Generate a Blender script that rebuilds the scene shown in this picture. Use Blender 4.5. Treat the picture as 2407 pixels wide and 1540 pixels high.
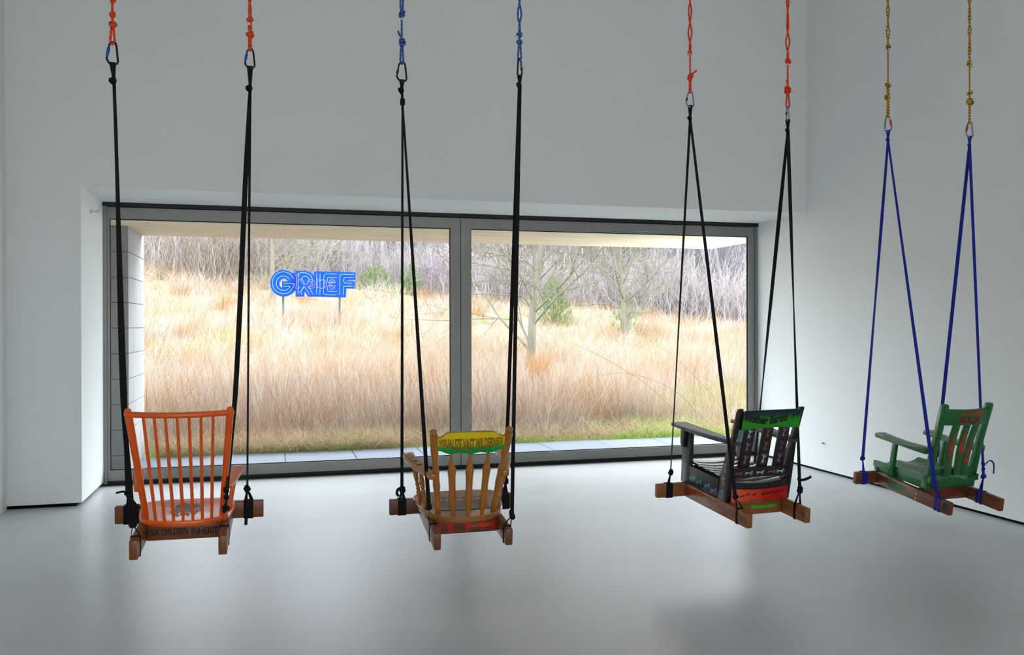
import bpy, bmesh, math, random
import numpy as np
from mathutils import Matrix, Vector

for _o in list(bpy.data.objects):
    bpy.data.objects.remove(_o, do_unlink=True)
S = bpy.context.scene
COL = S.collection
rnd = random.Random(7)

# ------------------------------------------------------------------ camera, sky, lights, exposure
W_PX, H_PX, F_PX = 2407, 1540, 2031.7
YAW, PITCH, ROLL = 0.2695, -0.0035, -0.0019
CAM = Vector((0.0, 0.0, 1.5))
cd = bpy.data.cameras.new('camera')
cd.sensor_fit = 'HORIZONTAL'
cd.sensor_width = 36.0
cd.lens = 36.0 * F_PX / W_PX
cd.clip_start, cd.clip_end = 0.05, 400
cam = bpy.data.objects.new('camera', cd)
COL.objects.link(cam)
_f = Vector((math.sin(YAW) * math.cos(PITCH), math.cos(YAW) * math.cos(PITCH), math.sin(PITCH)))
_r = Vector((math.cos(YAW), -math.sin(YAW), 0))
_u = _r.cross(_f)
_r2 = math.cos(ROLL) * _r + math.sin(ROLL) * _u
_u2 = -math.sin(ROLL) * _r + math.cos(ROLL) * _u
_m = Matrix((( _r2.x, _u2.x, -_f.x, CAM.x), (_r2.y, _u2.y, -_f.y, CAM.y), (_r2.z, _u2.z, -_f.z, CAM.z), (0, 0, 0, 1)))
cam.matrix_world = _m
S.camera = cam

S.view_settings.view_transform = 'Standard'
S.view_settings.look = 'None'
S.view_settings.gamma = 1.0
S.view_settings.use_curve_mapping = False
S.view_settings.exposure = 0.78
try:
    S.cycles.use_denoising = True
    S.cycles.max_bounces = 5
    S.cycles.diffuse_bounces = 3
    S.cycles.glossy_bounces = 3
    S.cycles.transparent_max_bounces = 8
    S.cycles.sample_clamp_indirect = 8.0
    S.cycles.use_light_tree = False
    S.cycles.use_adaptive_sampling = True
    S.cycles.adaptive_threshold = 0.025
    S.cycles.adaptive_min_samples = 20
    S.cycles.caustics_reflective = False
    S.cycles.caustics_refractive = False
except Exception:
    pass

world = bpy.data.worlds.new('overcast_sky')
S.world = world
world.use_nodes = True
_bg = world.node_tree.nodes['Background']
_bg.inputs['Color'].default_value = (0.84, 0.915, 1.0, 1)
_bg.inputs['Strength'].default_value = 6.8

def area_light(name, loc, rot, sx, sy, power, color):
    l = bpy.data.lights.new(name, 'AREA')
    l.shape = 'RECTANGLE'; l.size = sx; l.size_y = sy; l.energy = power; l.color = color
    o = bpy.data.objects.new(name, l)
    o.location = loc; o.rotation_euler = rot
    COL.objects.link(o)
    return o

_sun = bpy.data.lights.new('hazy_sun', 'SUN')
_sun.energy = 1.2; _sun.angle = math.radians(25); _sun.color = (1.0, 0.94, 0.86)
sun = bpy.data.objects.new('hazy_sun', _sun)
sun.rotation_euler = (math.radians(-38), math.radians(26), 0)
COL.objects.link(sun)
# added fill lights, out of view: one overhead, one at the back wall
area_light('ceiling_fill', (1.4, 1.8, 6.95), (0, 0, 0), 6.5, 11.0, 20, (0.95, 0.98, 1.0))
area_light('back_fill', (0.8, -4.9, 1.7), (math.radians(86), 0, 0), 6.0, 3.0, 108, (0.95, 0.98, 1.0))

# ------------------------------------------------------------------ helpers
def lin(c):
    return tuple(((x / 255) / 12.92 if x / 255 <= 0.04045 else ((x / 255 + 0.055) / 1.055) ** 2.4) for x in c)

MATS = {}
def mat(name, col, rough=0.5, spec=0.5, metal=0.0, nscale=0, namt=0.0, stretch=(1, 1, 1), bump=0.0, bscale=60, coat=0.0, rvar=0.0):
    """principled material with object-space noise in colour, roughness and relief"""
    if name in MATS:
        return MATS[name]
    m = bpy.data.materials.new(name); m.use_nodes = True
    nt = m.node_tree; N, L = nt.nodes, nt.links
    b = N['Principled BSDF']
    b.inputs['Roughness'].default_value = rough
    b.inputs['Specular IOR Level'].default_value = spec
    b.inputs['Metallic'].default_value = metal
    b.inputs['Coat Weight'].default_value = coat
    b.inputs['Coat Roughness'].default_value = 0.12
    c = lin(col)
    tc = N.new('ShaderNodeTexCoord'); mp = N.new('ShaderNodeMapping')
    mp.inputs['Scale'].default_value = stretch
    L.new(tc.outputs['Object'], mp.inputs['Vector'])
    nz = N.new('ShaderNodeTexNoise')
    nz.inputs['Scale'].default_value = nscale or 8
    nz.inputs['Detail'].default_value = 5
    L.new(mp.outputs['Vector'], nz.inputs['Vector'])
    rp = N.new('ShaderNodeValToRGB')
    lo = tuple(max(0, x * (1 - namt)) for x in c); hi = tuple(min(1, x * (1 + namt)) for x in c)
    rp.color_ramp.elements[0].position = 0.3; rp.color_ramp.elements[0].color = (*lo, 1)
    rp.color_ramp.elements[1].position = 0.7; rp.color_ramp.elements[1].color = (*hi, 1)
    L.new(nz.outputs['Fac'], rp.inputs['Fac'])
    L.new(rp.outputs['Color'], b.inputs['Base Color'])
    if rvar:
        mr = N.new('ShaderNodeMapRange')
        mr.inputs['To Min'].default_value = max(0.02, rough - rvar); mr.inputs['To Max'].default_value = rough + rvar
        L.new(nz.outputs['Fac'], mr.inputs['Value']); L.new(mr.outputs['Result'], b.inputs['Roughness'])
    if bump:
        n2 = N.new('ShaderNodeTexNoise'); n2.inputs['Scale'].default_value = bscale; n2.inputs['Detail'].default_value = 3
        L.new(mp.outputs['Vector'], n2.inputs['Vector'])
        bp = N.new('ShaderNodeBump'); bp.inputs['Strength'].default_value = bump; bp.inputs['Distance'].default_value = 0.002
        L.new(n2.outputs['Fac'], bp.inputs['Height']); L.new(bp.outputs['Normal'], b.inputs['Normal'])
    MATS[name] = m
    return m

def grad_mat(name, axis, lo, hi, stops, rough=0.3, mixaxis=None):
    """paint that fades between colours along an object axis (sprayed colour fades)"""
    m = bpy.data.materials.new(name); m.use_nodes = True
    nt = m.node_tree; N, L = nt.nodes, nt.links
    b = N['Principled BSDF']; b.inputs['Roughness'].default_value = rough
    tc = N.new('ShaderNodeTexCoord'); sp = N.new('ShaderNodeSeparateXYZ'); mr = N.new('ShaderNodeMapRange')
    nz = N.new('ShaderNodeTexNoise'); nz.inputs['Scale'].default_value = 25
    ad = N.new('ShaderNodeMath'); ad.operation = 'MULTIPLY_ADD'; ad.inputs[1].default_value = 0.15
    L.new(tc.outputs['Object'], sp.inputs[0]); L.new(tc.outputs['Object'], nz.inputs['Vector'])
    mr.inputs['From Min'].default_value = lo; mr.inputs['From Max'].default_value = hi
    L.new(sp.outputs[axis], mr.inputs['Value'])
    L.new(nz.outputs['Fac'], ad.inputs[0]); L.new(mr.outputs['Result'], ad.inputs[2])
    rp = N.new('ShaderNodeValToRGB'); cr = rp.color_ramp
    cr.elements[0].position = stops[0][0]; cr.elements[0].color = (*lin(stops[0][1]), 1)
    cr.elements[1].position = stops[-1][0]; cr.elements[1].color = (*lin(stops[-1][1]), 1)
    for p, c in stops[1:-1]:
        e = cr.elements.new(p); e.color = (*lin(c), 1)
    L.new(ad.outputs[0], rp.inputs['Fac']); L.new(rp.outputs['Color'], b.inputs['Base Color'])
    return m

def link(name, me, m, parent=None):
    o = bpy.data.objects.new(name, me)
    if m is not None:
        me.materials.clear(); me.materials.append(m)
    COL.objects.link(o)
    if parent is not None:
        o.parent = parent
    return o

def tag(o, label=None, cat=None, group=None, kind=None):
    if label: o['label'] = label
    if cat: o['category'] = cat
    if group: o['group'] = group
    if kind: o['kind'] = kind
    return o

def empty(name, mw):
    o = bpy.data.objects.new(name, None)
    o.empty_display_size = 0.1
    COL.objects.link(o)
    o.matrix_world = mw
    return o

def catmull(pts, n=6, closed=False):
    P = [Vector(p) for p in pts]; out = []
    k = len(P)
    rng = range(k if closed else k - 1)
    for i in rng:
        p0 = P[(i - 1) % k] if closed or i > 0 else P[i]
        p1, p2 = P[i], P[(i + 1) % k]
        p3 = P[(i + 2) % k] if closed or i + 2 < k else p2
        for j in range(n):
            t = j / n
            out.append(0.5 * ((2 * p1) + (p2 - p0) * t + (2 * p0 - 5 * p1 + 4 * p2 - p3) * t * t + (3 * p1 - p0 - 3 * p2 + p3) * t ** 3))
    if not closed:
        out.append(P[-1])
    return out

class MB:
    def __init__(self):
        self.v = []; self.f = []
    def add(self, vs, fs, M=None):
        o = len(self.v)
        self.v += [tuple(M @ Vector(p)) if M is not None else tuple(p) for p in vs]
        self.f += [tuple(o + i for i in f) for f in fs]
        return self
    def box(self, x0, x1, y0, y1, z0, z1, M=None):
        vs = [(x, y, z) for x in (x0, x1) for y in (y0, y1) for z in (z0, z1)]
        return self.add(vs, [(0, 1, 3, 2), (4, 6, 7, 5), (0, 4, 5, 1), (2, 3, 7, 6), (0, 2, 6, 4), (1, 5, 7, 3)], M)
    def prism(self, poly, axis, a, b, M=None):
        n = len(poly)
        def P(q, w):
            return {'x': (w, q[0], q[1]), 'y': (q[0], w, q[1]), 'z': (q[0], q[1], w)}[axis]
        vs = [P(q, a) for q in poly] + [P(q, b) for q in poly]
        fs = [tuple(range(n - 1, -1, -1)), tuple(range(n, 2 * n))] + [(i, (i + 1) % n, n + (i + 1) % n, n + i) for i in range(n)]
        return self.add(vs, fs, M)
    def loft(self, rings, caps=True, closed=False):
        n = len(rings[0]); k = len(rings)
        vs = [p for r in rings for p in r]; fs = []
        for i in range(k if closed else k - 1):
            a, b = i * n, ((i + 1) % k) * n
            for j in range(n):
                fs.append((a + j, a + (j + 1) % n, b + (j + 1) % n, b + j))
        if caps and not closed:
            fs.append(tuple(range(n - 1, -1, -1))); fs.append(tuple(range((k - 1) * n, k * n)))
        return self.add(vs, fs)
    def tube(self, path, r, n=8, closed=False, flat=1.0, caps=True):
        P = [Vector(p) for p in path]; k = len(P)
        R = [r] * k if not hasattr(r, '__len__') else list(r)
        rings = []; up = None
        for i in range(k):
            if closed:
                t = P[(i + 1) % k] - P[(i - 1) % k]
            else:
                t = P[min(i + 1, k - 1)] - P[max(i - 1, 0)]
            t = t.normalized() if t.length > 1e-9 else Vector((0, 0, 1))
            if up is None:
                up = Vector((0, 1, 0)) if abs(t.y) < 0.9 else Vector((1, 0, 0))
            s = t.cross(up); s.normalize(); up = s.cross(t).normalized()
            rings.append([P[i] + R[i] * (math.cos(2 * math.pi * j / n) * s + flat * math.sin(2 * math.pi * j / n) * up) for j in range(n)])
        return self.loft(rings, caps=caps, closed=closed)
    def lathe(self, p0, p1, prof, n=12, flat=1.0):
        a, b = Vector(p0), Vector(p1)
        return self.tube([a.lerp(b, t) for t, _ in prof], [r for _, r in prof], n=n, flat=flat)
    def ball(self, c, r, n=8, m=6, sc=(1, 1, 1)):
        c = Vector(c)
        rings = [[c + Vector((sc[0] * r * math.sin(t) * math.cos(2 * math.pi * j / n), sc[1] * r * math.sin(t) * math.sin(2 * math.pi * j / n), sc[2] * r * math.cos(t))) for j in range(n)]
                 for t in [max(0.02, math.pi * i / m) if i < m else math.pi - 0.02 for i in range(m + 1)]]
        return self.loft(rings)
    def ribbon(self, path, dirs, w, th=0.0018):
        rings = []
        P = [Vector(p) for p in path]; k = len(P)
        for i in range(k):
            t = (P[min(i + 1, k - 1)] - P[max(i - 1, 0)]).normalized()
            d = Vector(dirs[i]); d = (d - d.dot(t) * t).normalized()
            nn = t.cross(d).normalized()
            ww = w[i] if hasattr(w, '__len__') else w
            rings.append([P[i] + d * ww / 2 + nn * th / 2, P[i] - d * ww / 2 + nn * th / 2, P[i] - d * ww / 2 - nn * th / 2, P[i] + d * ww / 2 - nn * th / 2])
        return self.loft(rings)
    def mesh(self, name, smooth=True, bevel=0.0, seg=2, angle=38):
        me = bpy.data.meshes.new(name)
        me.from_pydata(self.v, [], self.f)
        bm = bmesh.new(); bm.from_mesh(me)
        bmesh.ops.recalc_face_normals(bm, faces=bm.faces)
        if bevel:
            es = [e for e in bm.edges if len(e.link_faces) == 2 and e.calc_face_angle(0) > 0.6]
            bmesh.ops.bevel(bm, geom=es, offset=bevel, segments=seg, profile=0.5, affect='EDGES', clamp_overlap=True)
        bm.to_mesh(me); bm.free()
        if smooth:
            me.shade_smooth(); me.set_sharp_from_angle(angle=math.radians(angle))
        return me
    def build(self, name, m, parent=None, **k):
        return link(name, self.mesh(name, **k), m, parent)

def decal(name, polys, fn, m, parent):
    """thin painted shapes: 2-D polygons mapped onto a surface by fn"""
    me = bpy.data.meshes.new(name)
    vs, fs = [], []
    for p in polys:
        o = len(vs)
        vs += [tuple(fn(*q)) for q in p]
        fs.append(tuple(range(o, o + len(p))))
    me.from_pydata(vs, [], fs)
    return link(name, me, m, parent)

def text_polys(s, bold=0.0, space=1.0, shear=0.0):
    """the built-in font's letters as a flat triangle mesh, scaled to a unit-high box of its own width"""
    cu = bpy.data.curves.new('lettering', 'FONT')
    cu.body = s; cu.offset = bold; cu.space_character = space; cu.shear = shear; cu.resolution_u = 3
    o = bpy.data.objects.new('lettering', cu); COL.objects.link(o)
    bpy.context.view_layer.update()
    me = bpy.data.meshes.new_from_object(o.evaluated_get(bpy.context.evaluated_depsgraph_get()))
    v = np.array([(p.co.x, p.co.y) for p in me.vertices])
    f = [tuple(p.vertices) for p in me.polygons]
    bpy.data.objects.remove(o, do_unlink=True); bpy.data.curves.remove(cu); bpy.data.meshes.remove(me)
    v -= v.min(0); h = v[:, 1].max()
    return v / h, f, v[:, 0].max() / h

def lettering(name, s, fn, m, parent, **k):
    """fn(u, v) with u, v in 0..1 over the text box returns the 3-D point"""
    v, f, w = text_polys(s, **k)
    # subdivide horizontally is not needed: letters are small against the surface curvature
    me = bpy.data.meshes.new(name)
    me.from_pydata([tuple(fn(p[0] / w, p[1])) for p in v], [], f)
    return link(name, me, m, parent)

HORSE = [(-.5, .12), (-.44, .16), (-.36, .09), (-.28, .12), (-.12, .09), (.05, .10), (.16, .14), (.24, .24), (.30, .30), (.33, .36), (.36, .30), (.44, .22), (.50, .14),
         (.47, .10), (.39, .14), (.33, .14), (.28, .04), (.27, -.02), (.38, -.06), (.48, -.02), (.49, -.06), (.38, -.12), (.24, -.10), (.30, -.20), (.40, -.28), (.37, -.31), (.25, -.24), (.16, -.08),
         (0, -.06), (-.12, -.05), (-.20, -.10), (-.18, -.20), (-.28, -.30), (-.34, -.30), (-.26, -.20), (-.28, -.10), (-.38, -.16), (-.48, -.24), (-.50, -.20), (-.40, -.08), (-.36, .02), (-.42, .06)]
BEAR = [(-.45, -.05), (-.40, .12), (-.25, .22), (-.08, .20), (.08, .26), (.22, .36), (.34, .34), (.44, .42), (.47, .36), (.42, .26), (.30, .18), (.24, .02), (.26, -.15), (.24, -.45), (.12, -.45),
        (.10, -.22), (.0, -.20), (-.04, -.45), (-.18, -.45), (-.18, -.20), (-.28, -.12), (-.32, -.02)]
def spruce(n=9, jag=0.5, trunk=0.35, seed=1):
    r = random.Random(seed); L = []; R = []
    for i in range(n):
        t = i / n; y = trunk - 0.5 + (1 - trunk) * t
        w = 0.5 * (1 - t) ** 0.8 * (0.75 + 0.5 * r.random())
        L.append((-w, y)); L.append((-w * jag, y + (1 - trunk) / n * 0.75))
        R.append((w * (0.8 + 0.4 * r.random()), y - 0.01)); R.append((w * jag, y + (1 - trunk) / n * 0.7))
    return [(-.05, -.5), (-.05, trunk - .5)] + L + [(0, .5)] + R[::-1] + [(.05, trunk - .5), (.05, -.5)]
def place(poly, cx, cy, sx, sy, rot=0.0):
    c, s = math.cos(rot), math.sin(rot)
    return [(cx + sx * (c * x) - sy * (s * y), cy + sx * (s * x) + sy * (c * y)) for x, y in poly]

# ------------------------------------------------------------------ the room
XL, XR, XLW, YB, YW, ZT, CEIL = -1.536, 5.366, -2.095, 7.866, 8.833, 2.654, 7.0
m_wall = mat('white_paint', (242, 244, 242), rough=0.75, spec=0.25, nscale=1.2, namt=0.015, bump=0.04, bscale=180)
m_ceil = mat('grey_ceiling_paint', (165, 166, 165), rough=0.85, spec=0.2, nscale=2, namt=0.01)
m_gap = mat('black_shadow_gap', (14, 14, 14), rough=0.8, spec=0.1, nscale=30, namt=0.1)

def concrete_floor():
    m = bpy.data.materials.new('polished_concrete'); m.use_nodes = True
    nt = m.node_tree; N, L = nt.nodes, nt.links; b = N['Principled BSDF']
    tc = N.new('ShaderNodeTexCoord')
    n1 = N.new('ShaderNodeTexNoise'); n1.inputs['Scale'].default_value = 1.3; n1.inputs['Detail'].default_value = 6; n1.inputs['Distortion'].default_value = 0.3
    n2 = N.new('ShaderNodeTexNoise'); n2.inputs['Scale'].default_value = 1.8; n2.inputs['Detail'].default_value = 4; n2.inputs['Distortion'].default_value = 0.7
    n3 = N.new('ShaderNodeTexNoise'); n3.inputs['Scale'].default_value = 160; n3.inputs['Detail'].default_value = 2
    for n in (n1, n2, n3): L.new(tc.outputs['Object'], n.inputs['Vector'])
    rp = N.new('ShaderNodeValToRGB')
    rp.color_ramp.elements[0].position = 0.3; rp.color_ramp.elements[0].color = (*lin((200, 202, 204)), 1)
    rp.color_ramp.elements[1].position = 0.75; rp.color_ramp.elements[1].color = (*lin((208, 210, 212)), 1)
    L.new(n1.outputs['Fac'], rp.inputs['Fac'])
    mx = N.new('ShaderNodeMix'); mx.data_type = 'RGBA'; mx.blend_type = 'OVERLAY'; mx.inputs['Factor'].default_value = 0.05
    L.new(rp.outputs['Color'], mx.inputs['A']); L.new(n3.outputs['Color'], mx.inputs['B'])
    L.new(mx.outputs['Result'], b.inputs['Base Color'])
    mr = N.new('ShaderNodeMapRange'); mr.inputs['From Min'].default_value = 0.3; mr.inputs['From Max'].default_value = 0.7
    mr.inputs['To Min'].default_value = 0.262; mr.inputs['To Max'].default_value = 0.272
    L.new(n2.outputs['Fac'], mr.inputs['Value']); L.new(mr.outputs['Result'], b.inputs['Roughness'])
    b.inputs['Specular IOR Level'].default_value = 0.28
    bp = N.new('ShaderNodeBump'); bp.inputs['Strength'].default_value = 0.004; bp.inputs['Distance'].default_value = 0.001
    L.new(n2.outputs['Fac'], bp.inputs['Height']); L.new(bp.outputs['Normal'], b.inputs['Normal'])
    return m

def struct(name, mb, m, parent=None, **k):
    o = mb.build(name, m, parent, **k)
    if parent is None:
        o['kind'] = 'structure'
    return o

struct('floor', MB().box(XLW - 0.2, XR + 0.2, -5.2, YW - 0.05, -0.2, 0.0), concrete_floor(), smooth=False)
struct('wall_left', MB().box(XLW - 0.2, XLW, -5.2, YB + 1.15, -0.1, CEIL), m_wall, smooth=False)
wf = struct('wall_front', MB().prism([(XLW, 0.028), (XL, 0.028), (XL, ZT), (XR, ZT), (XR, CEIL), (XLW, CEIL)], 'y', YB, YW + 0.15), m_wall, smooth=False)
struct('baseboard_front', MB().box(XLW, XL - 0.045, YB + 0.012, YB + 0.9, -0.05, 0.03), m_gap, smooth=False)
struct('wall_right', MB().box(XR, XR + 0.2, -5.2, YW + 0.15, 0.022, CEIL), m_wall, smooth=False)
struct('baseboard_right', MB().box(XR + 0.012, XR + 0.15, -5.2, YW + 0.1, -0.05, 0.03), m_gap, smooth=False)
struct('wall_back', MB().box(XLW - 0.2, XR + 0.2, -5.3, -5.1, -0.1, CEIL), m_wall, smooth=False)
struct('ceiling', MB().box(XLW - 0.3, XR + 0.3, -5.4, YW + 0.2, CEIL, CEIL + 0.25), m_ceil, smooth=False)

# sliding glass doors
m_alu = mat('bronze_anodised_aluminium', (136, 137, 132), rough=0.42, spec=0.5, metal=0.35, nscale=3, namt=0.05)
m_alu_dark = mat('dark_track_metal', (26, 26, 25), rough=0.5, spec=0.4, nscale=10, namt=0.1)
m_gasket = mat('black_rubber_gasket', (16, 16, 16), rough=0.6, nscale=20, namt=0.1)
m_steel = mat('brushed_steel', (150, 150, 150), rough=0.3, metal=0.9, nscale=40, namt=0.1)

def glass_material():
    m = bpy.data.materials.new('clear_window_glass'); m.use_nodes = True
    nt = m.node_tree; N, L = nt.nodes, nt.links
    N.remove(N['Principled BSDF'])
    tr = N.new('ShaderNodeBsdfTransparent'); tr.inputs['Color'].default_value = (0.97, 0.985, 0.98, 1)
    gl = N.new('ShaderNodeBsdfGlossy'); gl.inputs['Roughness'].default_value = 0.02
    fr = N.new('ShaderNodeFresnel'); fr.inputs['IOR'].default_value = 1.35
    nz = N.new('ShaderNodeTexNoise'); nz.inputs['Scale'].default_value = 0.6
    mm = N.new('ShaderNodeMath'); mm.operation = 'MULTIPLY'; mm.inputs[1].default_value = 0.22
    mx = N.new('ShaderNodeMixShader')
    L.new(fr.outputs['Fac'], mm.inputs[0]); L.new(mm.outputs[0], mx.inputs['Fac'])
    L.new(tr.outputs[0], mx.inputs[1]); L.new(gl.outputs[0], mx.inputs[2])
    L.new(mx.outputs[0], N['Material Output'].inputs['Surface'])
    return m
m_glass = glass_material()

tr1 = struct('trim_1', MB().box(XL - 0.005, XR, YW - 0.03, YW + 0.12, 2.617, ZT), m_alu_dark, smooth=False)
struct('frame_jamb', MB().box(XL - 0.005, XL + 0.032, YW - 0.012, YW + 0.12, 0.0, 2.617), m_alu, tr1, smooth=False)
struct('frame_jamb', MB().box(XR - 0.034, XR, YW - 0.012, YW + 0.12, 0.0, 2.617), m_alu, tr1, smooth=False)
struct('threshold', MB().box(XL - 0.06, XR + 0.03, YW - 0.07, YW + 0.15, -0.08, 0.008), m_alu_dark, tr1, smooth=False)

struct('track', MB().box(XL, XR, YW + 0.006, YW + 0.05, -0.05, 0.036), m_alu_dark, tr1, smooth=False)

def leaf(name, xa, xb, wl, wr, bolt_x):
    w = struct(name, MB().box(xa + wl, xb - wr, YW + 0.001, YW + 0.05, 2.503, 2.612), m_alu, smooth=False, bevel=0.0015)
    MB().box(xa + wl, xb - wr, YW + 0.001, YW + 0.05, 0.034, 0.132).build('bottom_rail', m_alu, w, smooth=False, bevel=0.0015)
    MB().box(xa, xa + wl, YW, YW + 0.051, 0.034, 2.612).build('stile', m_alu, w, smooth=False, bevel=0.0015)
    MB().box(xb - wr, xb, YW, YW + 0.051, 0.034, 2.612).build('stile', m_alu, w, smooth=False, bevel=0.0015)
    g0, g1, z0, z1 = xa + wl, xb - wr, 0.132, 2.503
    g = MB()
    e = 0.008
    g.box(g0, g1, YW + 0.016, YW + 0.034, z0, z0 + e); g.box(g0, g1, YW + 0.016, YW + 0.034, z1 - e, z1)
    g.box(g0, g0 + e, YW + 0.016, YW + 0.034, z0 + e, z1 - e); g.box(g1 - e, g1, YW + 0.016, YW + 0.034, z0 + e, z1 - e)
    g.build('gasket', m_gasket, w, smooth=False)
    MB().box(g0 + e, g1 - e, YW + 0.022, YW + 0.028, z0 + e, z1 - e).build('pane', m_glass, w, smooth=False)
    MB().lathe((bolt_x, YW, 0.572), (bolt_x, YW - 0.006, 0.572), [(0, 0.011), (0.7, 0.011), (1, 0.007)], n=12).build('bolt', m_steel, w)
    return w
leaf('window_1', XL + 0.032, 1.8835, 0.022, 0.104, 1.833)
leaf('window_2', 1.8895, XR - 0.034, 0.105, 0.078, 1.942)
MB().box(1.8835, 1.8895, YW + 0.012, YW + 0.05, 0.034, 2.612).build('meeting_seal', m_gasket, tr1, smooth=False)

m_white_metal = mat('white_enamel', (214, 212, 206), rough=0.35, nscale=20, namt=0.03)
hk = empty('wall_hook', Matrix.Translation((XL, 8.246, 2.493)))
tag(hk, 'small white round-ended peg on the side wall of the window recess', 'hook')
MB().lathe((0, 0, 0), (0.012, 0, 0), [(0, 0.02), (0.8, 0.02), (1, 0.016)], n=14).build('flange', m_white_metal, hk)
MB().lathe((0.01, 0, 0), (0.06, -0.0, 0.002), [(0, 0.009), (0.6, 0.007), (1, 0.008)], n=10).build('stem', m_white_metal, hk)
MB().lathe((0.058, 0, 0.002), (0.068, 0, 0.002), [(0, 0.017), (1, 0.017)], n=14).build('cap', m_white_metal, hk)
kn = empty('wall_stud', Matrix.Translation((XR, 7.582, 0.293)))
tag(kn, 'tiny metal stud low on the right-hand white wall', 'stud')
MB().lathe((0, 0, 0), (-0.02, 0, 0), [(0, 0.006), (0.5, 0.006), (0.55, 0.011), (1, 0.010)], n=12).build('stud_head', m_steel, kn)

# ------------------------------------------------------------------ just outside: soffit, terrace, block pier
def soffit_material():
    m = bpy.data.materials.new('board_marked_concrete'); m.use_nodes = True
    nt = m.node_tree; N, L = nt.nodes, nt.links; b = N['Principled BSDF']
    tc = N.new('ShaderNodeTexCoord'); mp = N.new('ShaderNodeMapping'); mp.inputs['Scale'].default_value = (0.35, 5.0, 1.0)
    n1 = N.new('ShaderNodeTexNoise'); n1.inputs['Scale'].default_value = 3.2; n1.inputs['Detail'].default_value = 5; n1.inputs['Distortion'].default_value = 0.6
    L.new(tc.outputs['Object'], mp.inputs['Vector']); L.new(mp.outputs['Vector'], n1.inputs['Vector'])
    rp = N.new('ShaderNodeValToRGB')
    rp.color_ramp.elements[0].position = 0.32; rp.color_ramp.elements[0].color = (*lin((224, 204, 172)), 1)
    rp.color_ramp.elements[1].position = 0.62; rp.color_ramp.elements[1].color = (*lin((248, 230, 200)), 1)
    L.new(n1.outputs['Fac'], rp.inputs['Fac']); L.new(rp.outputs['Color'], b.inputs['Base Color'])
    b.inputs['Roughness'].default_value = 0.7
    return m
struct('ceiling_outside', MB().box(-5.0, 5.8, YW + 0.15, 10.7, 2.53, 2.9), soffit_material(), smooth=False)

m_slate = mat('bluestone', (96, 102, 112), rough=0.75, spec=0.2, nscale=3, namt=0.06, bump=0.08, bscale=90)
m_bed = mat('paver_bed', (52, 50, 48), rough=0.9, nscale=10, namt=0.2)
pv = struct('pavement', MB().box(-5.0, 6.6, YW + 0.15, 10.63, -0.2, -0.035), m_bed, smooth=False)
_x = 0.127 - 0.787 * 3
while _x < 6.4:
    MB().box(_x + 0.004, _x + 0.783, YW + 0.16, 10.64, -0.08, -0.02 + rnd.uniform(-0.001, 0.001)).build('paver', m_slate, pv, smooth=False, bevel=0.003, seg=1)
    _x += 0.787

m_block = mat('limestone_block', (156, 155, 154), rough=0.8, spec=0.25, nscale=2.2, namt=0.08, bump=0.15, bscale=70)
m_mortar = mat('recessed_mortar', (84, 84, 82), rough=0.9, nscale=20, namt=0.1)
pier = struct('wall_outside', MB().box(-5.0, -1.458, 9.728, 10.84, -0.15, 2.53).box(-5.0, XLW - 0.19, 8.80, YW + 0.15, -0.15, 2.9), m_mortar, smooth=False)
for k in range(10):
    z1 = 2.53 - 0.265 * k - 0.003; z0 = max(-0.12, z1 - 0.259)
    cuts = [9.72, 10.07, 10.56, 10.85] if k % 2 == 0 else [9.72, 10.85]
    for a, b_ in zip(cuts[:-1], cuts[1:]):
        MB().box(-5.0, -1.45 + rnd.uniform(-0.0008, 0.0008), a + 0.002, b_ - 0.002, z0, z1).build('block', m_block, pier, smooth=False, bevel=0.002, seg=1)

# ------------------------------------------------------------------ swing chairs
T_, H_ = 0.038, 0.089
def chair_frame(pos, yaw, pitch, roll):
    return Matrix.Translation(pos) @ Matrix.Rotation(math.radians(yaw), 4, 'Z') @ Matrix.Rotation(math.radians(pitch), 4, 'X') @ Matrix.Rotation(math.radians(roll), 4, 'Y')
FR = {1: chair_frame((-0.415, 4.158, 0.45), -0.4, 3.9, 0.4), 2: chair_frame((1.004, 4.392, 0.335), -1.3, 6.8, -0.3),
      3: chair_frame((2.852, 4.459, 0.317), 3.5, 4.6, -0.1), 4: chair_frame((4.583, 4.8, 0.213), 1.9, 8.0, 0.0)}
DIM = {1: (0.416, 0.582, -0.365, 0.359, 0.272), 2: (0.419, 0.578, -0.376, 0.358, 0.225), 3: (0.44, 0.707, -0.419, 0.40, 0.24), 4: (0.471, 0.703, -0.41, 0.39, 0.291)}

def wood(name, col, amt=0.3, rough=0.4, stretch=(14, 1.2, 14), coat=0.15, scale=6):
    return mat(name, col, rough=rough, spec=0.45, nscale=scale, namt=amt, stretch=stretch, coat=coat)
m_beam = {1: wood('stained_fir_beam_a', (128, 74, 38)), 2: wood('stained_fir_beam_b', (118, 72, 44)), 3: wood('stained_fir_beam_c', (148, 88, 42)), 4: wood('stained_fir_beam_d', (116, 64, 36), amt=0.4)}
m_beamx = {1: wood('stained_fir_rail_a', (128, 74, 38), stretch=(1.2, 14, 14)), 2: wood('stained_fir_rail_b', (106, 64, 42), stretch=(1.2, 14, 14)), 3: wood('stained_fir_rail_c', (148, 86, 40), stretch=(1.2, 14, 14)), 4: wood('stained_fir_rail_d', (112, 62, 34), amt=0.4, stretch=(1.2, 14, 14))}

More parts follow.
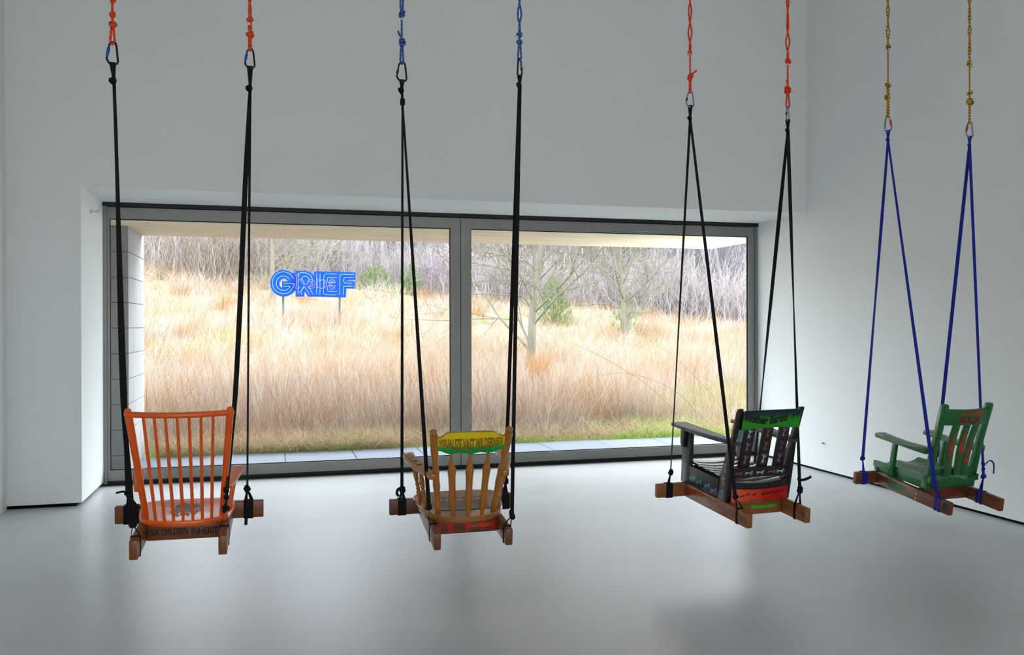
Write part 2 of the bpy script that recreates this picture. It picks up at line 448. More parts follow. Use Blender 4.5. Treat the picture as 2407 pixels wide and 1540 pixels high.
def swing_base(n, root):
    s, L, xl, xr, yr = DIM[n]
    parts = {}
    for k, x0 in (('l', -s / 2), ('r', s / 2 - T_)):
        parts[k] = MB().box(x0, x0 + T_, 0, L - 0.001, 0, H_).build('runner', m_beam[n], root, bevel=0.006)
    parts['f'] = MB().box(xl, xr, L, L + T_, 0, H_).build('crossbeam', m_beamx[n], root, bevel=0.006)
    parts['b'] = MB().box(-s / 2 + T_ + 0.0005, s / 2 - T_ - 0.0005, yr, yr + T_, 0, H_ - 0.001).build('crossbeam', m_beamx[n], root, bevel=0.003)
    return parts

def slab(outline, z0, z1, dish, rings=5, cy=None):
    """a seat board: closed outline in x, y with a hollowed top"""
    O = [Vector((p[0], p[1], 0)) for p in outline]
    c = sum(O, Vector()) / len(O)
    mb = MB(); e = 0.008
    R = [[(c.x + (p.x - c.x) * 0.985, c.y + (p.y - c.y) * 0.985, z0) for p in O], [(p.x, p.y, z0 + e) for p in O], [(p.x, p.y, z1 - e) for p in O],
         [(c.x + (p.x - c.x) * 0.98, c.y + (p.y - c.y) * 0.98, z1 - 0.002) for p in O]]
    for i in range(1, rings + 1):
        s = 0.95 * (1 - i / (rings + 0.6))
        q = s / 0.95
        zz = z1 - dish * (1 - q * q) if q < 0.9 else z1
        R.append([(c.x + (p.x - c.x) * s, c.y + (p.y - c.y) * s, zz) for p in O])
    mb.loft(R)
    return mb

# ---- orange spindle-back chair
m_orange = mat('orange_gloss_paint', (244, 98, 12), rough=0.28, spec=0.5, nscale=6, namt=0.06, coat=0.25)
m_black_ink = mat('black_stencil_ink', (24, 18, 16), rough=0.6, nscale=40, namt=0.2)
m_dark_print = mat('charcoal_print', (52, 48, 52), rough=0.4, nscale=60, namt=0.3)
m_hole = mat('dark_plug', (70, 24, 10), rough=0.6, nscale=40, namt=0.2)
c1 = empty('swing_chair', FR[1])
tag(c1, 'orange painted spindle-back chair on wooden runners hung by black straps', 'swing chair', 'rocking chairs turned into hanging swings')
p1 = swing_base(1, c1)
zs = 0.118
seat1 = slab(catmull([(0, .178), (.07, .185), (.14, .21), (.195, .265), (.217, .36), (.222, .46), (.205, .55), (.11, .583), (0, .586), (-.11, .583), (-.205, .555), (-.222, .46), (-.217, .36), (-.195, .265), (-.14, .21), (-.07, .185)], 4, True), H_ + 0.001, zs, 0.008).build('seat', m_orange, c1)
BOT = [(-.123, .216), (-.083, .204), (-.041, .196), (.001, .193), (.044, .197), (.085, .208), (.126, .222)]
TOPX = [-.151, -.103, -.055, -.005, .045, .095, .146]
def rail1(x):
    q = x / 0.21
    return (x, 0.006 + 0.062 * q * q, 0.648 - 0.003 * q * q)
for (bx, by), tx in zip(BOT, TOPX):
    MB().lathe((bx, by, zs - 0.008), rail1(tx), [(0, .0068), (.25, .0078), (.6, .0080), (.97, .0066), (1, .0066)], n=10).build('spindle', m_orange, c1)
MB().tube([rail1(-.212 + .424 * i / 14) for i in range(15)], .0138, n=12).build('crest_rail', m_orange, c1)
for sx in (-1, 1):
    MB().lathe((sx * .171, .27, zs - 0.01), (sx * .219, .064, .672), [(0, .0135), (.15, .0150), (.5, .0160), (.9, .0172), (.965, .0172), (.99, .0140), (1, .006)], n=14).build('post', m_orange, c1)
    arm = [Vector((sx * .197, .225, .262)), Vector((sx * .213, .32, .268)), Vector((sx * .226, .42, .275)), Vector((sx * .234, .50, .283)), Vector((sx * .236, .535, .285))]
    ring = []
    for i, p in enumerate(catmull(arm, 5)):
        w = .021 + .006 * i / 20; h = .010
        if i > 18: w *= .8
        ring.append([(p.x - w, p.y, p.z - h), (p.x + w, p.y, p.z - h), (p.x + w, p.y, p.z + h), (p.x - w, p.y, p.z + h)])
    ao = MB().loft(ring).build('arm', m_orange, c1, bevel=0.004)
    for k in range(3):
        y0 = .345 + .058 * k
        MB().lathe((sx * (.196 + .003 * k), y0, zs - .004), (sx * (.216 + .006 * k), y0 + .025, .266 + .006 * k), [(0, .007), (.5, .0075), (1, .006)], n=10).build('arm_spindle', m_orange, c1)
    MB().ball((sx * .1845, .2, .272), .006, sc=(1, .5, 1)).build('screw_plug', m_hole, c1)
    MB().ball((sx * .2315, .075, .645), .006, sc=(1, 1, 1)).build('peg', m_orange, c1)
yb = 0.272 - 0.0006
lettering('lettering', 'OUR CHILDREN', lambda u, v: (-.168 + .182 * u, yb, .024 + .033 * v), m_black_ink, p1['b'], bold=0.03)
lettering('lettering', 'INHERIT', lambda u, v: (.030 + .122 * u, yb, .021 + .033 * v), m_black_ink, p1['b'], bold=0.03)
_r = random.Random(3)
_pol = []
for i in range(90):
    a = _r.uniform(0, 6.28); rr = math.sqrt(_r.random())
    cx, cy = -.006 + .066 * rr * math.cos(a), .395 + .115 * rr * math.sin(a)
    _pol.append([(cx + _r.uniform(.004, .011) * math.cos(t), cy + _r.uniform(.008, .020) * math.sin(t)) for t in [k * .9 for k in range(7)]])
for i in range(16):
    x0, y0 = -.12 + .012 * _r.random() + .0 * i, .25 + .018 * i
    _pol.append([(x0, y0), (x0 + .02 * _r.random(), y0 + .014), (x0 + .003, y0 + .016)])
def on_seat1(x, y):
    return (x, y, zs + 0.0006)
decal('print', _pol, lambda x, y: (x, y, zs + 0.0012 - 0.008 * max(0, 1 - ((x / .2) ** 2 + ((y - .39) / .185) ** 2))), m_dark_print, seat1)['kind'] = 'stuff'

# ---- honey maple chair with the painted crest
m_maple = wood('honey_maple', (176, 110, 38), amt=0.14, rough=0.32, stretch=(10, 10, 1.2), coat=0.4)
m_maple_seat = wood('honey_maple_seat', (168, 110, 48), amt=0.12, rough=0.22, stretch=(10, 1.2, 10), coat=0.6)
m_yg = grad_mat('yellow_to_green_spray', 'Z', 0.47, 0.60, [(0.28, (10, 150, 60)), (0.42, (60, 165, 40)), (0.55, (214, 200, 10)), (0.9, (236, 212, 8))])
m_brown_let = mat('brown_letter_paint', (150, 82, 14), rough=0.45, nscale=20, namt=0.1)
m_red_bear = mat('red_stencil_paint', (196, 18, 10), rough=0.5, nscale=50, namt=0.15)
m_orange_let = mat('orange_letter_paint', (255, 96, 14), rough=0.4, nscale=20, namt=0.05)
m_olive = mat('olive_yellow_print', (168, 136, 34), rough=0.4, nscale=60, namt=0.3)
m_cream = mat('cream_print', (222, 190, 120), rough=0.35, nscale=40, namt=0.1)
m_slategrey = mat('grey_print', (96, 92, 88), rough=0.3, nscale=70, namt=0.35)
c2 = empty('swing_chair', FR[2])
tag(c2, 'honey wood turned-spindle chair with yellow and green crest reading VISUALIZE VAST WILDERNESS', 'swing chair', 'rocking chairs turned into hanging swings')
p2 = swing_base(2, c2)
zs2 = 0.124
seat2 = slab(catmull([(0, .135), (.08, .145), (.155, .183), (.21, .26), (.238, .38), (.25, .50), (.222, .575), (.11, .60), (0, .602), (-.11, .60), (-.222, .575), (-.25, .50), (-.238, .38), (-.21, .26), (-.155, .183), (-.08, .145)], 4, True), H_ + .001, zs2, 0.012).build('seat', m_maple_seat, c2)
def crest_y(z, x=0.0):
    return 0.115 - (z - .49) * math.tan(math.radians(11)) - 0.022 * (1 - (x / .185) ** 2)
POST2 = [(0, .0125), (.08, .0140), (.13, .0150), (.145, .0128), (.25, .0125), (.34, .0165), (.36, .0170), (.375, .0155), (.47, .0155), (.49, .0170), (.52, .0150), (.58, .0120), (.66, .0150), (.70, .0175),
         (.71, .0170), (.80, .0180), (.90, .0178), (.935, .0172), (.94, .0110), (.947, .0125), (.957, .0150), (.972, .0162), (.987, .0140), (.996, .008), (1, .003)]
for sx in (-1, 1):
    MB().lathe((sx * .152, .228, zs2 - .006), (sx * .205, .094, .617), [(a, r * 1.2) for a, r in POST2], n=16).build('post', m_maple, c2)
SP2 = [(0, .0085), (.1, .0125), (.19, .0190), (.215, .0200), (.24, .0185), (.45, .0160), (.6, .0175), (.69, .0200), (.715, .0195), (.78, .0140), (.86, .0085), (1, .0062)]
for bx, by, tx in ((-.08, .172, -.106), (-.001, .155, -.006), (.077, .174, .094)):
    MB().lathe((bx, by, zs2 - .008), (tx, crest_y(.487, tx) + .009, .494), [(a, r * 1.14) for a, r in SP2], n=14, flat=.7).build('spindle', m_maple, c2)
TOPC = [(-.19, .570), (-.172, .571), (-.152, .581), (-.138, .595), (-.122, .602), (-.06, .604), (0, .604), (.06, .602), (.115, .599), (.133, .588), (.150, .576), (.168, .570), (.186, .570)]
BOTC = [(.178, .495), (.150, .490), (.125, .481), (.098, .477), (.070, .481), (.045, .485), (.020, .480), (-.006, .474), (-.032, .480), (-.058, .486), (-.085, .482), (-.110, .476), (-.135, .484), (-.160, .494), (-.182, .496)]
def edge(pts, x):
    for (xa, za), (xb, zb) in zip(pts[:-1], pts[1:]):
        if min(xa, xb) <= x <= max(xa, xb):
            return za + (zb - za) * (x - xa) / (xb - xa)
    return pts[0][1] if abs(x - pts[0][0]) < abs(x - pts[-1][0]) else pts[-1][1]
rings = []; face = []
for i in range(41):
    x = -.186 + .366 * i / 40
    zt, zb_ = edge(TOPC, x), edge(BOTC, x)
    rings.append([(x, crest_y(zb_, x), zb_), (x, crest_y(zt, x), zt), (x, crest_y(zt, x) + .020, zt), (x, crest_y(zb_, x) + .020, zb_)])
    face.append((x, zb_ + .001, zt - .0045))
crest2 = MB().loft(rings).build('crest_rail', m_maple, c2, bevel=0.0015, angle=30)
_mb = MB()
_mb.v = [q for x, a, b_ in face for q in ((x, crest_y(a, x) - .0008, a), (x, crest_y(b_, x) - .0008, b_))]
_mb.f = [(2 * i, 2 * i + 1, 2 * i + 3, 2 * i + 2) for i in range(40)]
_mb.build('painted_panel', m_yg, crest2)
def vvw(u, v):
    x = -.176 + .346 * u
    q = (2 * u - 1)
    zt = .553 + .012 * (1 - q * q) + .008 * abs(q); zb_ = .532 - .034 * (1 - abs(q) ** 2.2)
    z = zb_ + (zt - zb_) * v
    return (x, crest_y(z, x) - .0018, z)
lettering('lettering', 'VISUALIZE VAST WILDERNESS', vvw, m_brown_let, crest2, bold=0.035, space=1.05)
for sx in (-1, 1):
    arm = [Vector((sx * .196, .13, .352)), Vector((sx * .212, .21, .350)), Vector((sx * .240, .32, .350)), Vector((sx * .266, .43, .356)), Vector((sx * .274, .52, .358)), Vector((sx * .270, .59, .352))]
    ring = []
    PP = catmull(arm, 5)
    for i, p in enumerate(PP):
        u = i / (len(PP) - 1)
        w = .017 + .014 * math.sin(min(1, u * 1.3) * math.pi / 2); h = .0165
        ring.append([(p.x - w, p.y, p.z - h), (p.x + w, p.y, p.z - h), (p.x + w, p.y, p.z + h), (p.x - w, p.y, p.z + h)])
    ao2 = MB().loft(ring).build('arm', m_maple, c2, bevel=0.006)
    for k in range(5):
        pa, pb = PP[7 + 3 * k], PP[9 + 3 * k]
        decal('print', [[(pa.x - .016, pa.y), (pa.x + .013, pa.y + .004), (pb.x + .018, pb.y), (pb.x - .012, pb.y - .003)]], lambda x, y, z=max(pa.z, pb.z) + .0178: (x, y, z), m_olive, ao2)
    AS = [(0, .010), (.12, .0125), (.25, .0150), (.30, .0095), (.34, .0130), (.38, .0090), (.46, .0135), (.50, .0088), (.55, .0120), (.7, .0150), (.85, .0115), (1, .0085)]
    MB().lathe((sx * .216, .455, zs2 - .004), (sx * .256, .452, .342), AS, n=12).build('arm_support', m_maple, c2)
    MB().lathe((sx * .204, .335, zs2 - .004), (sx * .238, .312, .336), AS, n=12).build('arm_support', m_maple, c2)
yb2 = 0.225 - 0.0006
for _bx in (-.145, -.083, .012, .095, .155):
    decal('bear_stencil', [place(BEAR, _bx, .042, .056, .080)], lambda x, z: (x, yb2, z), m_red_bear, p2['b'])
lettering('lettering', 'SABOTAGE!', lambda u, v: (.016 + .118 * u + .004 * v, yb2 - .0005, .030 + .020 * v), m_orange_let, p2['b'], bold=0.02, space=1.15)
_band = lambda x, y: (x, y, zs2 + .0015 - 0.012 * max(0, 1 - ((x / .225) ** 2 + ((y - .385) / .205) ** 2)))
_r = random.Random(5)
_g = []
for _i in range(13):
    _a, _b = -.15 + .3 * _i / 13, -.15 + .3 * (_i + 1) / 13
    for _c0, _c1 in ((.27, .33), (.33, .385), (.385, .432)):
        _g.append([(_a, _c0), (_b, _c0), (_b, _c1), (_a, _c1)])
_g += [[(x, .462), (x + .006, .485 + .035 * _r.random()), (x + .011, .462)] for x in [-.13 + .0125 * k for k in range(21)]]
decal('print', _g, _band, m_slategrey, seat2)['kind'] = 'stuff'
decal('print', [[(x, .436), (x + .024, .438), (x + .020, .458), (x - .003, .457)] for x in [-.14 + .030 * k for k in range(10)]], lambda x, y: tuple(Vector(_band(x, y)) + Vector((0, 0, .0006))), m_cream, seat2)['kind'] = 'stuff'

# ---- black slat-back chair with the green crest
m_blackwood = wood('black_stained_oak', (30, 26, 24), amt=0.35, rough=0.42, stretch=(8, 8, 1.2), coat=0.15)
m_blackgloss = wood('black_gloss_oak', (22, 20, 20), amt=0.3, rough=0.22, stretch=(1.2, 8, 8), coat=0.5)
m_armblack = wood('dark_grey_oak', (58, 58, 60), amt=0.4, rough=0.38, stretch=(8, 1.2, 8))  # paler, greyer tone for the arms and the left front leg
m_green_fade = grad_mat('green_spray_fade', 'Z', 0.55, 0.67, [(0.08, (20, 138, 22)), (0.35, (30, 160, 20)), (0.6, (24, 140, 26)), (0.82, (8, 74, 50)), (1.0, (6, 40, 62))])
m_red_fade = grad_mat('sunset_spray_fade', 'X', -0.2, 0.21, [(0.05, (206, 84, 108)), (0.22, (240, 100, 34)), (0.42, (226, 66, 40)), (0.65, (206, 22, 14)), (1.0, (186, 12, 8))])
m_horse = {k: mat('horse_' + k, c, rough=0.4, nscale=30, namt=0.25) for k, c in dict(gold=(206, 148, 42), cyan=(52, 164, 184), mauve=(150, 96, 140), pale=(178, 190, 204), rust=(150, 78, 52), black=(26, 22, 22), violet=(92, 62, 104), red=(226, 40, 22)).items()}
m_lime = mat('lime_stencil', (66, 176, 26), rough=0.5, nscale=50, namt=0.3)
m_bluesq = mat('turquoise_stencil', (52, 176, 184), rough=0.45, nscale=40, namt=0.15)
c3 = empty('swing_chair', FR[3])
tag(c3, 'black slat-back armchair swing with green crest reading Mother Earth!', 'swing chair', 'rocking chairs turned into hanging swings')
p3 = swing_base(3, c3)
A3 = math.tan(math.radians(11.5))
def by3(z): return 0.22 - (z - .09) * A3
P3R = [(.222, H_ + .001), (.196, .255), (.172, .48), (.118, .655), (.112, .672), (.120, .680), (.140, .676), (.156, .655), (.208, .49), (.297, .245), (.317, H_ + .001)]
posts3 = {}
for sx in (-1, 1):
    posts3[sx] = MB().prism(P3R, 'x', sx * .222 + (0.004 if sx > 0 else 0), sx * .198 + (0.004 if sx > 0 else 0)).build('post', m_blackwood, c3, bevel=0.003)
def curved_board(x0, x1, zb_fn, zt_fn, th, bow=0.0, n=16, yfn=by3, lean=None):
    R = []
    for i in range(n + 1):
        x = x0 + (x1 - x0) * i / n; q = 2 * i / n - 1
        zb_, zt = zb_fn(q), zt_fn(q)
        o = bow * (1 - q * q)
        R.append([(x, yfn(zb_) - o, zb_), (x, yfn(zt) - o, zt), (x, yfn(zt) - o + th, zt), (x, yfn(zb_) - o + th, zb_)])
    return MB().loft(R)
crest3 = curved_board(-.199, .203, lambda q: .549 + .011 * (1 - q * q), lambda q: .668 - (.012 if abs(q) > .97 else .004 if abs(q) > .9 else 0), .022, 0.006, yfn=lambda z: by3(z) + .004).build('crest_rail', m_blackwood, c3, bevel=0.002)
def crest3_pt(x, z, o):
    q = (x - .002) / .201
    return (x, by3(z) + .004 - .006 * (1 - q * q) - o, z)
_mb = MB()
for i in range(17):
    x = -.198 + .400 * i / 16; q = 2 * i / 16 - 1
    _mb.v += [crest3_pt(x, .550 + .011 * (1 - q * q), .0008), crest3_pt(x, .600, .0008), crest3_pt(x, .635, .0008), crest3_pt(x, .667 - (.012 if abs(q) > .97 else .004 if abs(q) > .9 else 0), .0008)]
for i in range(16):
    for j in range(3):
        _mb.f.append((4 * i + j, 4 * i + j + 1, 4 * i + j + 5, 4 * i + j + 4))
_mb.build('painted_panel', m_green_fade, crest3)
def me_text(u, v):
    x = -.186 + .292 * u; q = 2 * u - 1
    zb_ = .580 + .014 * q * q + (.014 * (-q) if q < 0 else .006 * q); h = .052 + .004 * abs(q)
    return crest3_pt(x, zb_ + h * v, .0016)
lettering('lettering', 'Mother Earth!', me_text, m_horse['black'], crest3, bold=0.055)
decal('horse_stencil', [place(HORSE, .162, .634, .062, .062, .1)], lambda x, z: crest3_pt(x, z, .0016), m_horse['black'], crest3)
hc = [['pale', 'mauve', 'mauve'], ['rust', 'rust', 'pale'], ['mauve', 'violet', 'mauve']]
for k, xc in enumerate((-.135, -.008, .106)):
    so = curved_board(xc - .0365, xc + .0365, lambda q: .300, lambda q: .556, .014, 0.0, n=2, yfn=lambda z: by3(z) + .006).build('slat', m_blackwood, c3, bevel=0.002)
    for j, z in enumerate((.525, .443, .362)):
        decal('horse_stencil', [place(HORSE, xc, z, .062, .055, 1.35)], lambda x, zz: (x, by3(zz) + .0052, zz), m_horse[hc[k][j]], so)
rail3 = curved_board(-.199, .203, lambda q: .246 + .003 * (1 - q * q), lambda q: .312, .020, 0.004, yfn=lambda z: by3(z) + .002).build('lower_rail', m_blackwood, c3, bevel=0.002)
for k, (xc, cn) in enumerate(((-.172, 'rust'), (-.100, 'pale'), (-.020, 'pale'), (.060, 'mauve'), (.122, 'pale'))):
    decal('horse_stencil', [place(HORSE, xc, .277, .060, .048, -.1)], lambda x, z: (x, by3(z) - .0048 + .001, z), m_horse[cn], rail3)
for k in range(8):
    y0 = .205 + .066 * k
    so = MB()
    R = []
    for i in range(13):
        q = -1 + 2 * i / 12; x = .2 * q + .002
        z = .196 + .022 * q * q + .0025 * k
        R.append([(x, y0, z - .008), (x, y0 + .062, z - .006), (x, y0 + .062, z + .008), (x, y0, z + .006)])
    so.loft(R).build('seat_slat', m_blackgloss, c3, bevel=0.002)
curved_board(-.199, .203, lambda q: .164 + .012 * q * q, lambda q: .190 + .020 * q * q, .014, 0.0, yfn=lambda z: .209).build('seat_rail', m_blackwood, c3, bevel=0.002)
apr3 = curved_board(-.199, .203, lambda q: .095 + .004 * (1 - q * q), lambda q: .180 - .014 * (1 - q * q), .016, 0.0, yfn=lambda z: .207).build('rear_apron', m_blackwood, c3, bevel=0.001)
_mb = MB()
for i in range(17):
    x = -.197 + .398 * i / 16; q = 2 * i / 16 - 1
    _mb.v += [(x, .2064, .096 + .004 * (1 - q * q)), (x, .2064, .179 - .014 * (1 - q * q))]
_mb.f = [(2 * i, 2 * i + 1, 2 * i + 3, 2 * i + 2) for i in range(16)]
_mb.build('painted_panel', m_red_fade, apr3)
lettering('lettering', 'Mother Earth!', lambda u, v: (.018 + .130 * u, .2058, .128 + .010 * u * u + (.020 - .003 * u) * v), m_horse['black'], apr3, bold=0.05)
for _hx, _hz in ((-.120, .128), (-.083, .136), (-.036, .134), (.174, .151)):
    decal('horse_stencil', [place(HORSE, _hx, _hz, .034, .034, .15)], lambda x, z: (x, .2058, z), m_horse['black'], apr3)
for sx in (-1, 1):
    xa, xb = (sx * .220, sx * .204)
    MB().box(min(xa, xb) + (.004 if sx > 0 else 0), max(xa, xb) + (.004 if sx > 0 else 0), .318, .662, H_ + .008, .212).build('side_apron', m_blackwood, c3, bevel=0.002)
    x0, x1 = (-.222, -.190) if sx < 0 else (.194, .226)
    MB().box(x0, x1, .662, .756, H_ + .001, .452).build('front_leg', m_armblack if sx < 0 else m_blackwood, c3, bevel=0.003)
    MB().prism([(.690, .452), (.742, .452), (.742, .350), (.728, .322), (.700, .330)], 'x', sx * .222, sx * .246).build('corbel', m_blackwood, c3, bevel=0.004)
    ao = [(sx * .186, .150), (sx * .170, .30), (sx * .165, .62), (sx * .168, .80), (sx * .178, .815), (sx * .272, .815), (sx * .284, .80), (sx * .284, .50), (sx * .262, .30), (sx * .228, .172), (sx * .222, .150)]
    MB().prism(ao, 'z', .453, .474).build('arm', m_armblack, c3, bevel=0.004)
MB().box(-.19, .194, .69, .71, H_ + .01, .205).build('front_apron', m_blackwood, c3, bevel=0.002)
for (y, z), cn, rot in (((.185, .525), 'gold', 1.45), ((.245, .30), 'gold', 1.45), ((.258, .215), 'gold', 1.45), ((.265, .135), 'mauve', 1.5)):
    decal('horse_stencil', [place(HORSE, y, z, .062, .05, rot)], lambda y_, z_: (-.2226, y_, z_), m_horse[cn], posts3[-1])
_sa = [o for o in c3.children if o.name.startswith('side_apron')][0]
for y, z, cn in ((.612, .143, 'cyan'), (.535, .137, 'cyan'), (.440, .140, 'cyan'), (.366, .128, 'mauve')):
    decal('horse_stencil', [place(HORSE, y, z, -.078, .066, -.15)], lambda y_, z_: (-.2206, y_, z_), m_horse[cn], _sa)
for y, z, cn in ((.655, .045, 'red'), (.575, .048, 'red'), (.381, .049, 'violet'), (.286, .046, 'violet'), (.185, .052, 'violet'), (.039, .050, 'black')):
    decal('horse_stencil', [place(HORSE, y, z, -.07, .062, .1)], lambda y_, z_: (-.2206, y_, z_), m_horse[cn], p3['l'])
decal('horse_stencil', [place(HORSE, .038, .048, -.06, .052, .3)], lambda y_, z_: (.22 - .038 - .0006, y_, z_), m_horse['black'], p3['r'])
_r = random.Random(9)
decal('lime_smear', [[(-.03 + .19 * i / 24 + _r.uniform(-.004, .004), .046 - .007 - .006 * _r.random()) for i in range(25)] + [(.16 - .19 * i / 24, .046 + .003 + .009 * _r.random()) for i in range(25)]], lambda x, z: (x, .2394, z), m_lime, p3['b'])
for _tp in ([(.52, .44), (.535, .44), (.535, .40), (.55, .36), (.55, .34), (.515, .345)], [(.50, .30), (.52, .31), (.53, .27), (.52, .24), (.505, .235), (.49, .26)]):
    decal('turquoise_stencil', [_tp], lambda y_, z_: (.194 - .0006, y_ + .17, z_), m_bluesq, [o for o in c3.children if o.name.startswith('front_leg')][1])
for z in (.062, .022):
    MB().lathe((-.2202, .243, z), (-.2216, .243, z), [(0, .005), (1, .0045)], n=10).build('bolt_hole', m_hole, p3['l'])

# ---- green chair with red lettering
m_green = mat('green_enamel', (18, 100, 42), rough=0.34, spec=0.5, nscale=5, namt=0.10, coat=0.2, bump=0.05, bscale=120)
m_red_let = mat('red_letter_paint', (196, 34, 22), rough=0.5, nscale=30, namt=0.2)
m_spruce = mat('green_stencil', (24, 132, 62), rough=0.5, nscale=50, namt=0.15)
m_brass = mat('brass', (196, 164, 88), rough=0.35, metal=0.8, nscale=30, namt=0.1)
m_dkred = mat('dark_red_letters', (120, 22, 10), rough=0.6, nscale=30, namt=0.2)
c4 = empty('swing_chair', FR[4])
tag(c4, 'green painted armchair swing with red lettering on its crest, hung by blue straps', 'swing chair', 'rocking chairs turned into hanging swings')
p4 = swing_base(4, c4)
A4 = math.tan(math.radians(5))
def by4(z): return 0.235 - (z - .104) * A4
P4 = [(.232, .104), (.222, .20), (.198, .415), (.146, .712), (.156, .726), (.184, .724), (.195, .710), (.237, .427), (.276, .20), (.290, .104)]
for x0, x1 in ((-.217, -.178), (.162, .201)):
    MB().prism(P4, 'x', x0, x1).build('post', m_green, c4, bevel=0.005)
crest4 = curved_board(-.179, .163, lambda q: .576, lambda q: .690 + .006 * q * q - .004, .020, 0.014, yfn=lambda z: by4(z) - .028).build('crest_rail', m_green, c4, bevel=0.002)
def crest4_pt(x, z, o=.0008):
    q = (x + .008) / .171
    return (x, by4(z) - .028 - .014 * (1 - q * q) - o, z)
lettering('lettering', 'STUMPS', lambda u, v: crest4_pt(-.062 + .186 * u, .650 + .026 * v + .002 * math.sin(9 * u)), m_red_let, crest4, bold=0.04)
lettering('lettering', 'SUCK', lambda u, v: crest4_pt(-.085 + .190 * u + .012 * v, .588 + .052 * v + .004 * math.sin(7 * u)), m_dkred, crest4, bold=0.05)
for k, (xt, xb) in enumerate(((-.078, -.088), (.013, -.004), (.090, .056))):
    R = []
    w = .0315 if k == 0 else .0285
    for z in [.205 + (.58 - .205) * i / 6 for i in range(7)]:
        x = xb + (xt - xb) * (z - .25) / .32; y = by4(z) - .030 + .012 * math.sin((z - .25) / .33 * math.pi)
        R.append([(x - w, y, z), (x + w, y, z), (x + w, y + .012, z), (x - w, y + .012, z)])
    so = MB().loft(R).build('slat', m_green, c4, bevel=0.002)
    zc, hh = ((.385, .27), (.400, .30), (.385, .20))[k]
    def onslat(u, z, xt=xt, xb=xb):
        x = xb + (xt - xb) * (z - .25) / .32 + u
        return (x, by4(z) - .0312 + .012 * math.sin((z - .25) / .33 * math.pi), z)
    decal('spruce_stencil', [place(spruce(8, .42, .42 if k < 2 else .1, k + 4), 0, zc, .046 if k < 2 else .036, hh)], onslat, m_red_let, so)
curved_board(-.179, .163, lambda q: .205, lambda q: .256, .020, 0.0, yfn=lambda z: by4(z) - .012).build('lower_rail', m_green, c4, bevel=0.002)
# saddle seat
nx, ny = 22, 14
top = []; bot = []
for j in range(ny + 1):
    y = .205 + (.765 - .205) * j / ny
    for i in range(nx + 1):
        x = -.217 + .418 * i / nx; q = abs(2 * i / nx - 1)
        z = .196 - (y - .205) * .075
        z += .010 * math.cos(q * math.pi * 2) - .012 + (.010 if q > .9 else 0)
        top.append((x, y, z)); bot.append((x, y, .196 - (y - .205) * .075 - .036))
mb = MB(); nn = (nx + 1) * (ny + 1)
fs = []
for j in range(ny):
    for i in range(nx):
        a = j * (nx + 1) + i
        fs.append((a, a + 1, a + nx + 2, a + nx + 1)); fs.append((nn + a, nn + a + nx + 1, nn + a + nx + 2, nn + a + 1))
for i in range(nx):
    for a in (i, ny * (nx + 1) + i):
        fs.append((a, a + 1, nn + a + 1, nn + a))
for j in range(ny):
    for a in (j * (nx + 1), j * (nx + 1) + nx):
        fs.append((a, a + nx + 1, nn + a + nx + 1, nn + a))
mb.add(top + bot, fs)
seat4 = mb.build('seat', m_green, c4)
_r = random.Random(21)
_g = []
for i in range(34):
    x, y, l = _r.uniform(-.15, .13), _r.uniform(.30, .66), _r.uniform(.02, .07)
    _g.append([(x, y), (x + .003, y + l * .5), (x + _r.uniform(-.004, .008), y + l), (x - .003, y + l * .5)])
def on_seat4(x, y):
    q = abs(2 * (x + .217) / .418 - 1)
    return (x, y, .196 - (y - .205) * .075 + .010 * math.cos(q * math.pi * 2) - .012 + .0008)
decal('ink_drawing', _g, on_seat4, m_black_ink, seat4)['kind'] = 'stuff'
for x0, x1 in ((-.208, -.190), (.174, .192)):
    MB().prism([(.285, .098), (.725, .094), (.725, .128), (.285, .158)], 'x', x0, x1).build('side_apron', m_green, c4, bevel=0.002)
MB().box(-.179, .163, .222, .240, .116, .162).build('rear_apron', m_green, c4, bevel=0.002)
for x0, x1 in ((-.216, -.184), (.168, .200)):
    MB().box(x0, x1, .720, .755, H_ + .001, .124).build('front_foot', m_green, c4, bevel=0.003)
for sx, x0, x1 in ((-1, -.240, -.216), (1, .200, .224)):
    ap = MB().prism([(.542, .092), (.586, .092), (.570, .356), (.532, .356)], 'x', x0, x1).build('arm_post', m_green, c4, bevel=0.003)
    if sx < 0:
        for z in (.112, .150):
            MB().ball((x0 - .0005, .562, z), .004, sc=(.4, 1, 1)).build('screw', m_green, ap)
    xa, xb = (x0 - .026, x1 + .028) if sx < 0 else (x0 - .028, x1 + .026)
    MB().prism([(.222, .362), (.30, .358), (.50, .354), (.715, .352), (.725, .362), (.724, .382), (.712, .388), (.60, .384), (.45, .385), (.32, .396), (.222, .404)], 'x', xa, xb).build('arm', m_green, c4, bevel=0.004)
decal('spruce_stencil', [place(spruce(12, .55, .35, 12), .512, .040, .052, .34, math.pi / 2)], lambda y, z: (-.2361, y, z), m_spruce, p4['l'])
for z in (.054, .021):
    MB().lathe((-.2352, .299, z), (-.2385, .299, z), [(0, .0075), (.6, .0072), (1, .005)], n=12).build('bolt', m_brass, p4['l'])
_r = random.Random(31)
decal('ink_patch', [[(.035 + .030 * math.cos(t) * _r.uniform(.85, 1.1), .050 + .033 * math.sin(t) * _r.uniform(.85, 1.1)) for t in [k * .35 for k in range(18)]]], lambda y, z: (-.2361, y, z), m_black_ink, p4['l'])
lettering('lettering', 'YARCH', lambda u, v: (-.085 + .20 * u, .2904, .016 + .058 * v), m_dkred, p4['b'], bold=0.04)

# ------------------------------------------------------------------ straps, carabiners, ropes
m_strap_k = mat('black_webbing', (17, 17, 19), rough=0.75, spec=0.25, nscale=200, namt=0.3, bump=0.3, bscale=700)
m_strap_b = mat('blue_webbing', (26, 44, 150), rough=0.7, spec=0.25, nscale=200, namt=0.2, bump=0.3, bscale=700)

